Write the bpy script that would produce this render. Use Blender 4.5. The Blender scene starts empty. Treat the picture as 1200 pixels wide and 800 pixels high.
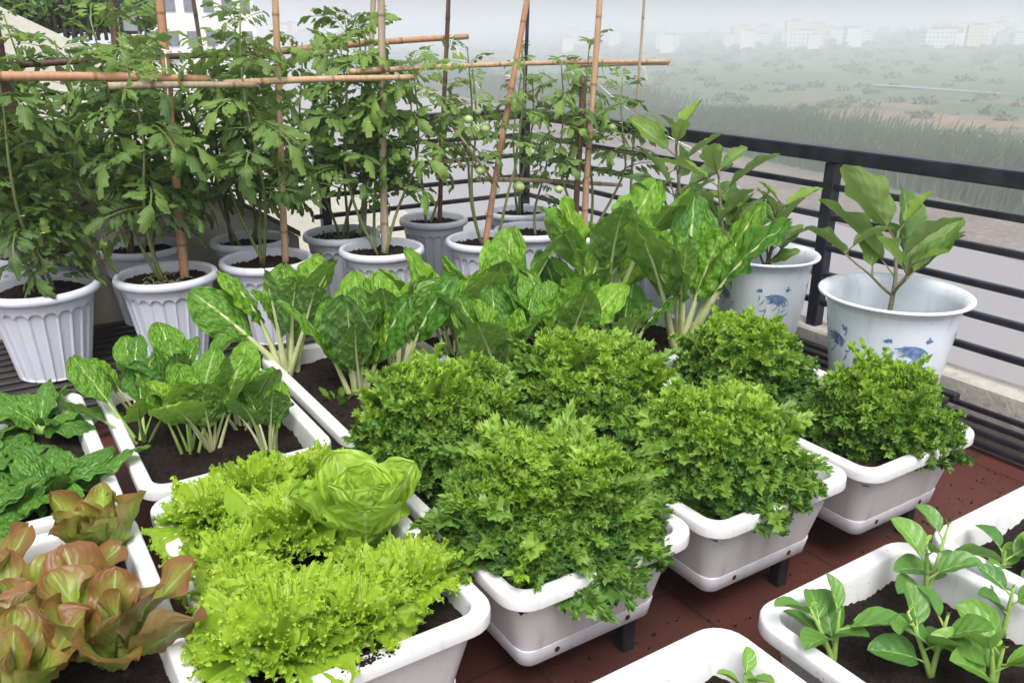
import bpy, math, random
import numpy as np
from mathutils import Vector, Matrix
rng = np.random.default_rng(7)
random.seed(7)
PI = math.pi
sc = bpy.context.scene
C = sc.collection
# ------------------------------------------------------------------ camera model
F_, HZ = 1000., 40.
TH = math.atan2(400-HZ, F_); YAW = math.atan2(680, math.hypot(F_, 360)); ZC = 1.21
def ray(px, py):
    x = (px-600)/F_; y = -(py-400)/F_
    f = math.cos(TH)+y*math.sin(TH); z = -math.sin(TH)+y*math.cos(TH)
    return x*math.cos(YAW)+f*math.sin(YAW), -x*math.sin(YAW)+f*math.cos(YAW), z
def at(px, py, zabs):
    r = ray(px, py); t = (zabs-ZC)/r[2]; return (r[0]*t, r[1]*t, zabs)
def atY(px, py, Y):
    r = ray(px, py); t = Y/r[1]; return (r[0]*t, Y, r[2]*t+ZC)
def atX(px, py, X):
    r = ray(px, py); t = X/r[0]; return (X, r[1]*t, r[2]*t+ZC)
# ------------------------------------------------------------------ tagging
def tag(o, label, cat, group=None, kind=None):
    if label: o['label'] = label
    if cat: o['category'] = cat
    if group: o['group'] = group
    if kind: o['kind'] = kind
    return o
def thing(name, label, cat, loc=(0, 0, 0), rz=0, group=None):
    o = bpy.data.objects.new(name, None); C.objects.link(o)
    o.location = loc; o.rotation_euler = (0, 0, rz); o.empty_display_size = .05
    return tag(o, label, cat, group)
def copy_tree(o, parent=None):
    c = o.copy(); C.objects.link(c); c.parent = parent
    for ch in o.children: copy_tree(ch, c)
    return c
# ------------------------------------------------------------------ mesh accumulator
class G:
    def __init__(s): s.V = []; s.Q = []; s.T = []; s.u = []; s.v = []; s.t = []; s.n = 0; s.flat = False
    def add(s, V, Q=None, T=None, u=None, v=None, tone=0.5):
        V = np.asarray(V, float).reshape(-1, 3); n = len(V)
        s.V.append(V)
        if Q is not None and len(Q): s.Q.append(np.asarray(Q, int).reshape(-1, 4)+s.n)
        if T is not None and len(T): s.T.append(np.asarray(T, int).reshape(-1, 3)+s.n)
        s.u.append(np.zeros(n) if u is None else np.broadcast_to(np.asarray(u, float), (n,)))
        s.v.append(np.zeros(n) if v is None else np.broadcast_to(np.asarray(v, float), (n,)))
        s.t.append(np.broadcast_to(np.asarray(tone, float), (n,)))
        s.n += n
    def mesh(s, name, mat, smooth=True):
        me = bpy.data.meshes.new(name)
        V = np.concatenate(s.V); q = np.concatenate(s.Q) if s.Q else np.zeros((0, 4), int)
        t = np.concatenate(s.T) if s.T else np.zeros((0, 3), int)
        me.vertices.add(len(V)); me.vertices.foreach_set('co', V.ravel())
        L = np.concatenate([q.ravel(), t.ravel()]); me.loops.add(len(L)); me.loops.foreach_set('vertex_index', L.astype(np.int32))
        tot = np.concatenate([np.full(len(q), 4), np.full(len(t), 3)]); st = np.concatenate([[0], np.cumsum(tot)[:-1]])
        me.polygons.add(len(tot)); me.polygons.foreach_set('loop_start', st.astype(np.int32)); me.polygons.foreach_set('loop_total', tot.astype(np.int32))
        me.update(calc_edges=True); me.validate()
        for nm, a in (('lu', s.u), ('lv', s.v), ('tone', s.t)):
            at_ = me.attributes.new(nm, 'FLOAT', 'POINT'); at_.data.foreach_set('value', np.concatenate(a).astype(np.float32))
        me.polygons.foreach_set('use_smooth', np.full(len(tot), smooth and not s.flat))
        me.materials.append(mat); return me
    def obj(s, name, mat, parent=None, smooth=True):
        o = bpy.data.objects.new(name, s.mesh(name, mat, smooth)); C.objects.link(o)
        if parent: o.parent = parent
        return o
def grid_q(nu, nv, wrap=False):
    i = np.arange(nu-1)[:, None]; j = np.arange(nv if wrap else nv-1)[None, :]
    a = i*nv+j; b = i*nv+(j+1) % nv
    return np.stack([a, b, b+nv, a+nv], -1).reshape(-1, 4)
def box(g, c, d, rot=0, tone=.5):
    x, y, z = [k/2 for k in d]
    V = np.array([(sx*x, sy*y, sz*z) for sz in (-1, 1) for sx, sy in ((-1, -1), (1, -1), (1, 1), (-1, 1))], float)
    if rot: cs, sn = math.cos(rot), math.sin(rot); V = np.stack([V[:, 0]*cs-V[:, 1]*sn, V[:, 0]*sn+V[:, 1]*cs, V[:, 2]], 1)
    # separate verts per face for crisp shading
    F = [(0, 3, 2, 1), (4, 5, 6, 7), (0, 1, 5, 4), (1, 2, 6, 5), (2, 3, 7, 6), (3, 0, 4, 7)]
    for f in F: g.add(V[list(f)]+np.array(c), [(0, 1, 2, 3)], tone=tone)
def bbox(g, c, d, bev=.004):   # bevelled box along axes through bmesh-free loft
    x, y, z = [k/2 for k in d]; b = min(bev, x*.45, y*.45, z*.45); c = np.array(c); g.flat = True
    P = []
    for zz, ins in ((-z, b), (-z+b, 0), (z-b, 0), (z, b)):
        X, Y = x-ins, y-ins
        P += [(-X, -Y+b, zz), (-X+b, -Y, zz), (X-b, -Y, zz), (X, -Y+b, zz), (X, Y-b, zz), (X-b, Y, zz), (-X+b, Y, zz), (-X, Y-b, zz)]
    V = np.array(P)+c
    Q = grid_q(4, 8, True)[:, [0, 1, 2, 3]]
    Q = list(map(tuple, Q)); 
    for o, fl in ((0, True), (24, False)):
        Q += [tuple((o+np.array(k))[::-1]) if fl else tuple(o+np.array(k)) for k in ((0, 1, 2, 3), (0, 3, 4, 7), (7, 4, 5, 6))]
    g.add(V, Q)
def tube(g, P, R, seg=7, tone=.5, cap=True, flat=1.0):
    P = np.asarray(P, float); n = len(P); R = np.broadcast_to(np.asarray(R, float), (n,))
    T = np.gradient(P, axis=0); T /= np.linalg.norm(T, axis=1)[:, None]+1e-9
    up = np.array([0, 0, 1.]) if abs(T[0, 2]) < .9 else np.array([1., 0, 0])
    a = np.cross(T, up); a /= np.linalg.norm(a, axis=1)[:, None]+1e-9
    b = np.cross(a, T)
    th = np.linspace(0, 2*PI, seg, endpoint=False)
    V = P[:, None]+R[:, None, None]*(np.cos(th)[None, :, None]*a[:, None]+flat*np.sin(th)[None, :, None]*b[:, None])
    ln = np.concatenate([[0], np.cumsum(np.linalg.norm(np.diff(P, axis=0), axis=1))])
    Vv = V.reshape(-1, 3); Tt = None
    v = np.repeat(ln, seg); u = np.tile(th/(2*PI), n)
    if cap:
        Vv = np.concatenate([Vv, P[:1], P[-1:]]); v = np.concatenate([v, [0, ln[-1]]]); u = np.concatenate([u, [0, 0]])
        k = np.arange(seg); k2 = (k+1) % seg; o = (n-1)*seg
        Tt = np.concatenate([np.stack([k2, k, np.full(seg, n*seg)], 1), np.stack([o+k, o+k2, np.full(seg, n*seg+1)], 1)])
    g.add(Vv, grid_q(n, seg, True), Tt, u, v, tone)
def lathe(g, prof, seg=64, c=(0, 0, 0), fn=None):
    prof = np.array(prof, float); th = np.linspace(0, 2*PI, seg, endpoint=False)
    r = np.repeat(prof[:, :1], seg, 1); z = np.repeat(prof[:, 1:2], seg, 1)
    if fn: r = fn(r, z, th[None, :])
    V = np.stack([r*np.cos(th), r*np.sin(th), z], -1).reshape(-1, 3)+np.array(c)
    g.add(V, grid_q(len(prof), seg, True), u=np.tile(th/(2*PI), len(prof)), v=np.repeat(prof[:, 1], seg))
def sphere(g, c, r, n=10, sq=(1, 1, 1), tone=.5, fn=None):
    th = np.linspace(0, PI, n); ph = np.linspace(0, 2*PI, 2*n, endpoint=False)
    T, Pp = np.meshgrid(th, ph, indexing='ij')
    d = np.stack([np.sin(T)*np.cos(Pp), np.sin(T)*np.sin(Pp), np.cos(T)], -1)
    rr = r*(fn(d) if fn else 1)
    if fn: rr = rr[..., None]
    g.add((d*rr*np.array(sq)+np.array(c)).reshape(-1, 3), grid_q(n, 2*n, True)[:, ::-1], v=(T/PI).ravel(), tone=tone)
# ------------------------------------------------------------------ materials
class M:
    def __init__(s, name):
        s.m = bpy.data.materials.new(name); s.m.use_nodes = True; s.nt = s.m.node_tree
        s.nt.nodes.clear(); s.out = s.nt.nodes.new('ShaderNodeOutputMaterial')
    def n(s, t, **kw):
        nd = s.nt.nodes.new('ShaderNode'+t)
        for k, v in kw.items():
            if k.startswith('i_'):
                k = k[2:]; k = int(k) if k.isdigit() else k.replace('_', ' ')
                if hasattr(v, 'links') or isinstance(v, bpy.types.NodeSocket): s.nt.links.new(v, nd.inputs[k])
                else: nd.inputs[k].default_value = v
            else: setattr(nd, k, v)
        return nd
    def l(s, a, b): s.nt.links.new(a, b)
    def attr(s, nm): return s.n('Attribute', attribute_name=nm).outputs['Fac']
    def math(s, op, a, b=0., c=0., clamp=False):
        nd = s.nt.nodes.new('ShaderNodeMath'); nd.operation = op; nd.use_clamp = clamp
        for i, x in enumerate((a, b, c)):
            if isinstance(x, bpy.types.NodeSocket): s.l(x, nd.inputs[i])
            else: nd.inputs[i].default_value = x
        return nd.outputs[0]
    def mix(s, f, a, b, typ='MIX'):
        nd = s.nt.nodes.new('ShaderNodeMix'); nd.data_type = 'RGBA'; nd.blend_type = typ
        for i, x in ((0, f), (6, a), (7, b)):
            if isinstance(x, bpy.types.NodeSocket): s.l(x, nd.inputs[i])
            elif i == 0: nd.inputs[0].default_value = x
            else: nd.inputs[i].default_value = (*x[:3], 1)
        return nd.outputs[2]
    def noise(s, scale, detail=3, rough=.5, vec=None, obj=True):
        nd = s.n('TexNoise'); nd.inputs['Scale'].default_value = scale; nd.inputs['Detail'].default_value = detail; nd.inputs['Roughness'].default_value = rough
        if vec is None: vec = s.n('TexCoord').outputs['Object'] if obj else s.n('NewGeometry').outputs['Position']
        s.l(vec, nd.inputs['Vector']); return nd.outputs['Fac']
    def ramp(s, f, stops, interp='LINEAR'):
        nd = s.n('ValToRGB'); nd.color_ramp.interpolation = interp; e = nd.color_ramp.elements
        while len(e) < len(stops): e.new(.5)
        for k, (p, c) in zip(e, stops): k.position = p; k.color = (*c, 1) if len(c) == 3 else c
        s.l(f, nd.inputs[0]); return nd.outputs[0]
    def step(s, f, a, b):
        nd = s.n('MapRange'); nd.clamp = True; nd.interpolation_type = 'SMOOTHSTEP'
        for i, x in ((0, f), (1, a), (2, b)):
            if isinstance(x, bpy.types.NodeSocket): s.l(x, nd.inputs[i])
            else: nd.inputs[i].default_value = x
        return nd.outputs[0]
    def bsdf(s, col, rough=.5, bump=None, bs=.3, bd=.01, spec=.5, trans=None, tw=.3, metal=0, coat=0):
        p = s.n('BsdfPrincipled')
        for k, x in (('Base Color', col), ('Roughness', rough), ('Specular IOR Level', spec), ('Metallic', metal), ('Coat Weight', coat)):
            if isinstance(x, bpy.types.NodeSocket): s.l(x, p.inputs[k])
            elif k == 'Base Color': p.inputs[k].default_value = (*x, 1)
            else: p.inputs[k].default_value = x
        if bump is not None:
            b = s.n('Bump'); b.inputs['Strength'].default_value = bs; b.inputs['Distance'].default_value = bd
            s.l(bump, b.inputs['Height']); s.l(b.outputs[0], p.inputs['Normal'])
        o = p.outputs[0]
        if trans is not None:
            t = s.n('BsdfTranslucent')
            if isinstance(trans, bpy.types.NodeSocket): s.l(trans, t.inputs[0])
            else: t.inputs[0].default_value = (*trans, 1)
            mx = s.n('MixShader'); mx.inputs[0].default_value = tw; s.l(o, mx.inputs[1]); s.l(t.outputs[0], mx.inputs[2]); o = mx.outputs[0]
        s.l(o, s.out.inputs[0]); return s.m
def leaf_mat(name, young, old, vein, nv=8, slope=.35, rough=.42, vw=.1, midw=.05, tw=.3, edge=None, back=.25, pscale=120, bs=.35, tcol=1.6, varn=.05, quilt=0):
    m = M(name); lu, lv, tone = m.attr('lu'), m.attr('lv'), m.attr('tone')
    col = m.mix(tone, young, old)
    nz = m.noise(28, 3); col = m.mix(m.math('MULTIPLY', m.step(nz, .35, .75), varn), col, tuple(c*1.7 for c in young))
    a = m.math('ABSOLUTE', lu)
    if edge is not None:
        ef = m.math('ADD', m.math('MULTIPLY', a, .55), m.math('MULTIPLY', lv, .75)); ef = m.math('ADD', ef, m.math('MULTIPLY', m.noise(22, 4), .8))
        ef = m.math('ADD', ef, m.math('MULTIPLY', tone, .35))
        col = m.mix(m.math('MULTIPLY', m.step(ef, .95, 1.75), .85), col, edge)
    ph = m.math('SUBTRACT', lv, m.math('MULTIPLY', a, slope))
    w = m.math('ABSOLUTE', m.math('SINE', m.math('MULTIPLY', ph, PI*nv)))
    side = m.math('SUBTRACT', 1., m.step(w, 0., vw*2.2))
    side = m.math('MULTIPLY', side, m.math('SUBTRACT', 1., m.step(a, .4, 1.)))
    mid = m.math('SUBTRACT', 1., m.step(a, midw*.4, midw))
    col = m.mix(m.math('MULTIPLY', side, .14), col, vein); col = m.mix(m.math('MULTIPLY', mid, .9), col, vein)
    bf = m.n('NewGeometry').outputs['Backfacing']
    col = m.mix(m.math('MULTIPLY', bf, back), col, (.30, .42, .2))
    bump = m.math('ADD', m.noise(pscale, 2), m.math('MULTIPLY', w, .8))
    if quilt:
        cx = m.n('CombineXYZ'); m.l(m.math('MULTIPLY', lu, .5), cx.inputs[0]); m.l(m.math('MULTIPLY', lv, 1.), cx.inputs[1]); m.l(m.math('MULTIPLY', tone, 9.), cx.inputs[2])
        vo = m.n('TexVoronoi'); vo.feature = 'SMOOTH_F1'; vo.inputs['Scale'].default_value = quilt; vo.inputs['Smoothness'].default_value = .3; m.l(cx.outputs[0], vo.inputs['Vector'])
        q = vo.outputs['Distance']; bump = m.math('ADD', m.math('MULTIPLY', bump, .25), m.math('MULTIPLY', q, -3.)); bs = .8
    tc = m.mix(1., col, (tcol, tcol, tcol*.6), 'MULTIPLY')
    return m.bsdf(col, rough, bump, bs, .0025, .38, tc, tw)
MT = {}
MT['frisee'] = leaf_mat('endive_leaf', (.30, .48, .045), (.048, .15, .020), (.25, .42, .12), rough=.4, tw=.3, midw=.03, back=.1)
MT['lollo'] = leaf_mat('lollo_leaf', (.42, .58, .05), (.26, .43, .03), (.48, .6, .16), nv=5, slope=.6, rough=.45, tcol=1.25, tw=.34, midw=.04, vw=.06, back=.1)
MT['batavia'] = leaf_mat('batavia_leaf', (.42, .60, .08), (.30, .49, .06), (.48, .62, .25), nv=6, slope=.6, quilt=10, rough=.4, tcol=1.25, tw=.35, midw=.05, vw=.1, back=.1)
MT['chard'] = leaf_mat('chard_leaf', (.22, .42, .03), (.065, .19, .022), (.32, .46, .14), nv=9, slope=.38, quilt=13, rough=.46, tw=.25, midw=.07, vw=.1, back=.25)
MT['spinach'] = leaf_mat('spinach_leaf', (.13, .29, .035), (.038, .14, .022), (.14, .28, .06), nv=6, slope=.5, quilt=11, rough=.38, tw=.22, midw=.045, vw=.12, back=.2)
MT['red'] = leaf_mat('red_lettuce_leaf', (.30, .45, .05), (.25, .32, .05), (.40, .46, .18), nv=7, slope=.5, quilt=0, rough=.36, tw=.3, midw=.06, edge=(.24, .075, .04), tcol=1.0, back=.2)
MT['malabar'] = leaf_mat('malabar_leaf', (.24, .44, .06), (.07, .19, .045), (.3, .44, .16), nv=4, slope=.45, rough=.35, tw=.2, midw=.04, back=.2)
MT['tomato'] = leaf_mat('tomato_leaf', (.18, .29, .055), (.05, .108, .03), (.14, .22, .06), nv=5, slope=.6, rough=.5, tw=.22, midw=.06, back=.35)
MT['dry'] = leaf_mat('withering_tomato_leaf', (.2, .22, .07), (.14, .11, .05), (.2, .2, .1), nv=5, rough=.7, tw=.2, back=.2)
MT['eggplant'] = leaf_mat('eggplant_leaf', (.17, .28, .035), (.045, .12, .035), (.28, .36, .14), nv=5, slope=.6, rough=.5, tw=.25, midw=.05, back=.4)
MT['hedge'] = leaf_mat('hedge_leaf', (.16, .27, .05), (.05, .11, .03), (.1, .2, .05), rough=.5, tw=.2)
def simple(name, c1, c2, scale=20, rough=.5, bs=.2, bd=.004, spec=.4, **k):
    m = M(name); n = m.noise(scale, 4); return m.bsdf(m.mix(m.step(n, .3, .7), c1, c2), rough, n, bs, bd, spec, **k)
MT['chardstalk'] = simple('chard_stalk', (.50, .58, .24), (.62, .62, .40), 30, .35)
MT['greenstalk'] = simple('green_stalk', (.22, .38, .08), (.34, .46, .14), 30, .4)
MT['tomstem'] = simple('tomato_stem', (.12, .16, .05), (.19, .19, .09), 40, .6)
MT['egstem'] = simple('eggplant_stem', (.13, .15, .07), (.20, .17, .11), 60, .6)
MT['egdark'] = simple('dark_stem', (.035, .03, .03), (.08, .07, .05), 60, .5)
MT['fruit'] = simple('green_tomato', (.26, .38, .12), (.4, .5, .22), 12, .25)
MT['flower'] = simple('tomato_flower', (.75, .65, .08), (.8, .72, .2), 30, .5)
MT['string'] = simple('white_twine', (.75, .75, .72), (.6, .6, .58), 80, .8)
MT['black'] = simple('black_paint', (.012, .013, .02), (.028, .03, .042), 14, .32, .1, .002)
MT['blackslat'] = simple('black_slat', (.014, .013, .013), (.03, .026, .024), 9, .5, .3)
def mk_white(name, base, dirtcol=(.16, .1, .06), rough=.38, speck=.68):
    m = M(name); v = m.n('TexCoord').outputs['Object']
    n1 = m.noise(3.5, 4, .6); n2 = m.noise(170, 2, .5); n3 = m.noise(14, 5, .7)
    c = m.mix(m.math('MULTIPLY', m.step(n1, .4, .75), .25), base, tuple(k*.84 for k in base))
    sp = m.math('MULTIPLY', m.step(n2, speck, speck+.05), m.step(n3, .45, .62))
    c = m.mix(m.math('MULTIPLY', sp, .75), c, dirtcol)
    mp = m.n('Mapping'); mp.inputs['Scale'].default_value = (30, 30, 4); m.l(v, mp.inputs[0])
    st = m.noise(1.2, 3, .6, mp.outputs[0]); c = m.mix(m.math('MULTIPLY', m.step(st, .52, .75), .3), c, (.42, .39, .33)); c = m.mix(m.math('MULTIPLY', m.step(m.noise(26, 6, .75), .6, .78), .35), c, (.35, .30, .24))
    return m.bsdf(c, rough, m.noise(90, 2), .06, .002, .4)
MT['white'] = mk_white('white_planter_plastic', (.765, .762, .775))
MT['tray'] = mk_white('tray_plastic', (.66, .66, .72), speck=.66)
MT['pot'] = mk_white('lavender_pot_plastic', (.64, .66, .76), rough=.42, speck=.72)
MT['bluepot'] = mk_white('glossy_white_pot', (.70, .76, .85), rough=.25, speck=.72)
MT['print'] = simple('blue_print', (.07, .14, .32), (.22, .32, .5), 60, .35)
def mk_soil():
    m = M('potting_soil'); a = m.noise(90, 6, .7); b = m.noise(420, 3, .6)
    c = m.ramp(m.math('ADD', m.math('MULTIPLY', a, .6), m.math('MULTIPLY', b, .4)), [(.35, (.010, .006, .005)), (.52, (.035, .02, .015)), (.66, (.075, .045, .033)), (.78, (.16, .11, .08))])
    return m.bsdf(c, .85, m.math('ADD', a, b), 1., .012, .3)
MT['soil'] = mk_soil()
def mk_bamboo(name, c1, c2):
    m = M(name); lv = m.attr('lv'); n = m.noise(35, 4, .65)
    mp = m.n('Mapping'); mp.inputs['Scale'].default_value = (60, 60, 5); m.l(m.n('TexCoord').outputs['Object'], mp.inputs[0]); f = m.noise(1.5, 4, .6, mp.outputs[0])
    c = m.mix(m.step(f, .3, .7), c1, c2)
    ring = m.math('ABSOLUTE', m.math('SUBTRACT', m.math('FRACT', m.math('DIVIDE', lv, .26)), .5))
    rf = m.math('SUBTRACT', 1., m.step(ring, .008, .03)); c = m.mix(m.math('MULTIPLY', rf, .7), c, tuple(k*.4 for k in c1))
    c = m.mix(m.math('MULTIPLY', m.step(n, .58, .72), .5), c, tuple(k*.45 for k in c2))
    return m.bsdf(c, .5, f, .3, .002, .3)
MT['bamboo'] = mk_bamboo('tan_bamboo', (.40, .25, .15), (.53, .36, .23))
MT['bambooo'] = mk_bamboo('orange_bamboo', (.37, .19, .11), (.46, .27, .16))
MT['bambood'] = mk_bamboo('dark_bamboo', (.07, .04, .032), (.14, .08, .06))
MT['bamboog'] = mk_bamboo('grey_bamboo', (.3, .24, .17), (.42, .34, .24))
def mk_floor():
    m = M('red_floor_tile'); v = m.n('NewGeometry').outputs['Position']
    br = m.n('TexBrick'); br.offset = 0; br.inputs['Scale'].default_value = 1; br.inputs['Brick Width'].default_value = .4; br.inputs['Row Height'].default_value = .4
    br.inputs['Mortar Size'].default_value = .004; br.inputs['Mortar Smooth'].default_value = .3; br.inputs['Color1'].default_value = (.105, .034, .026, 1); br.inputs['Color2'].default_value = (.085, .029, .023, 1); br.inputs['Mortar'].default_value = (.03, .02, .018, 1)
    m.l(v, br.inputs['Vector'])
    n = m.noise(5, 5, .6, v); n2 = m.noise(60, 3, .6, v)
    c = m.mix(m.math('MULTIPLY', m.step(n, .4, .7), .45), br.outputs[0], (.06, .026, .02)); c = m.mix(m.math('MULTIPLY', m.step(n2, .6, .75), .3), c, (.2, .12, .09))
    return m.bsdf(c, m.math('ADD', .3, m.math('MULTIPLY', n, .4)), n2, .15, .003, .4)
MT['floor'] = mk_floor()
def mk_concrete(name, c1, c2, dark):
    m = M(name); n = m.noise(7, 6, .65); n2 = m.noise(45, 4, .6)
    c = m.mix(m.step(n, .35, .65), c1, c2); c = m.mix(m.math('MULTIPLY', m.step(n2, .55, .7), .5), c, dark)
    return m.bsdf(c, .8, n2, .5, .006, .3)
MT['kerb'] = mk_concrete('weathered_concrete', (.55, .52, .46), (.42, .40, .36), (.22, .20, .17))
MT['cream'] = mk_concrete('cream_wall_paint', (.62, .61, .54), (.57, .55, .48), (.5, .48, .42))
MT['wallbeige'] = mk_concrete('beige_wall_paint', (.56, .52, .43), (.5, .46, .38), (.42, .39, .33))
MT['copingdark'] = mk_concrete('dark_coping', (.10, .085, .08), (.14, .12, .11), (.07, .06, .05))
MT['greenpillar'] = mk_concrete('pale_green_paint', (.42, .47, .25), (.38, .43, .24), (.3, .34, .2))
MT['glass'] = simple('lantern_glass', (.25, .27, .28), (.3, .32, .33), 5, .15)
# ------------------------------------------------------------------ leaves
def bendmap(x, y, h, th0, curl, L, p=1.3):
    k = np.linspace(0, 1, 60); ph = th0+curl*k**p
    cy = np.concatenate([[0], np.cumsum(np.cos((ph[1:]+ph[:-1])/2))])*L/59; cz = np.concatenate([[0], np.cumsum(np.sin((ph[1:]+ph[:-1])/2))])*L/59
    t = np.clip(y/L, 0, 1.0); e = y-t*L
    Y = np.interp(t, k, cy); Z = np.interp(t, k, cz); P = np.interp(t, k, ph)
    return np.stack([x, Y+e*np.cos(P)-h*np.sin(P), Z+e*np.sin(P)+h*np.cos(P)], -1)
def place(V, az, pos, tilt=0, roll=0):
    V = np.asarray(V)
    if roll: c, s = math.cos(roll), math.sin(roll); V = np.stack([V[..., 0]*c+V[..., 2]*s, V[..., 1], -V[..., 0]*s+V[..., 2]*c], -1)
    c, s = math.cos(az), math.sin(az)   # az: direction of growth measured from +X
    X = V[..., 0]*s+V[..., 1]*c; Y = -V[..., 0]*c+V[..., 1]*s
    return np.stack([X, Y, V[..., 2]], -1)+np.array(pos)
def wsum(x, n, f, r):
    o = 0
    for i in range(n): o = o+np.sin(x*f*(1.6**i)+r.uniform(0, 6.28))/(1.35**i)
    return o/1.8
def blade(g, L, W, prof, th0, curl, az, pos, r, pet=0., nt=26, ns=13, cup=.15, ruf=.1, rf=9, puck=.02, nv=8, slope=.38, serr=0, sf=20, tone=.5, roll=0, fold=0., p=1.3, gs=None, sr=.006, mid=True, twist=0.):
    """One broad leaf; pet = stalk length before the blade. gs = accumulator of stalks."""
    t = np.linspace(0, 1, nt)[:, None]; s = np.linspace(-1, 1, ns)[None, :]
    w = prof(t)*W/2
    if serr: w = w*(1+serr*((t*sf) % 1-.5)*np.minimum(1, np.abs(s)**2*1.5)) if serr > 0 else w
    a = np.abs(s); Lt = L+pet
    x = s*w*(1-.12*a); y = pet+t*L+a*a*.04*L
    sd = np.where(s < 0, 0., 5.)
    env = a**2*np.sin(PI*np.clip(t, .03, .97))**.4
    h = cup*w*a**1.5*1.5-fold*w*a
    h = h+ruf*W*env*(np.sin(t*rf*2+sd+r.uniform(0, 6))+.6*np.sin(t*rf*4.1+sd*2+r.uniform(0, 6)))*.5
    ph = (t-slope*a)
    h = h+puck*W*(np.abs(np.sin(PI*nv*ph))**.7-.5)*np.minimum(1, a*5)*(1-a**4)+puck*W*.5*np.sin(x/W*22+r.uniform(0, 6))*np.sin(y/L*25+r.uniform(0, 6))
    x = x+twist*h
    V = bendmap(x+0*t, y+0*s, h, th0, curl, Lt, p)
    V = place(V, az, pos, roll=roll)
    g.add(V.reshape(-1, 3), grid_q(nt, ns), u=np.broadcast_to(s, (nt, ns)).ravel(), v=np.broadcast_to(t, (nt, ns)).ravel(), tone=tone)
    if gs is not None:
        yy = np.linspace(0, pet+L*(.75 if mid else .1), 12)
        P = bendmap(0*yy, yy, -sr*.25+0*yy, th0, curl, Lt, p); P = place(P, az, pos, roll=roll)
        R = sr*np.interp(yy, [0, pet*.6, pet, pet+L*.75], [1.25, .95, .75, .16])
        tube(gs, P, R, 8, cap=False, flat=.8)
    return place(bendmap(np.array([0.]), np.array([pet+L*.5]), np.array([0.]), th0, curl, Lt, p), az, pos, roll=roll)[0]
ovate = lambda t: np.clip(np.sin(PI*np.clip(t, 0, 1)**.72), 0, 1)**.75*.98+.02
chardp = lambda t: (np.clip(np.sin(PI*np.clip(t*.985+.012, 0, 1)**1.05), 0, 1)**.55)*(.9+.1*np.sin(PI*t))
spat = lambda t: np.clip(np.sin(PI*np.clip(t, 0, 1)**1.7), 0, 1)**.55*(.55+.45*t)+.08*(1-t)
oval = lambda t: np.clip(np.sin(PI*np.clip(t, 0, 1)**.9), 0, 1)**.62
spinp = lambda t: np.clip(np.sin(PI*np.clip(t*.96+.02, 0, 1)**.6), 0, 1)**.8
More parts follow.
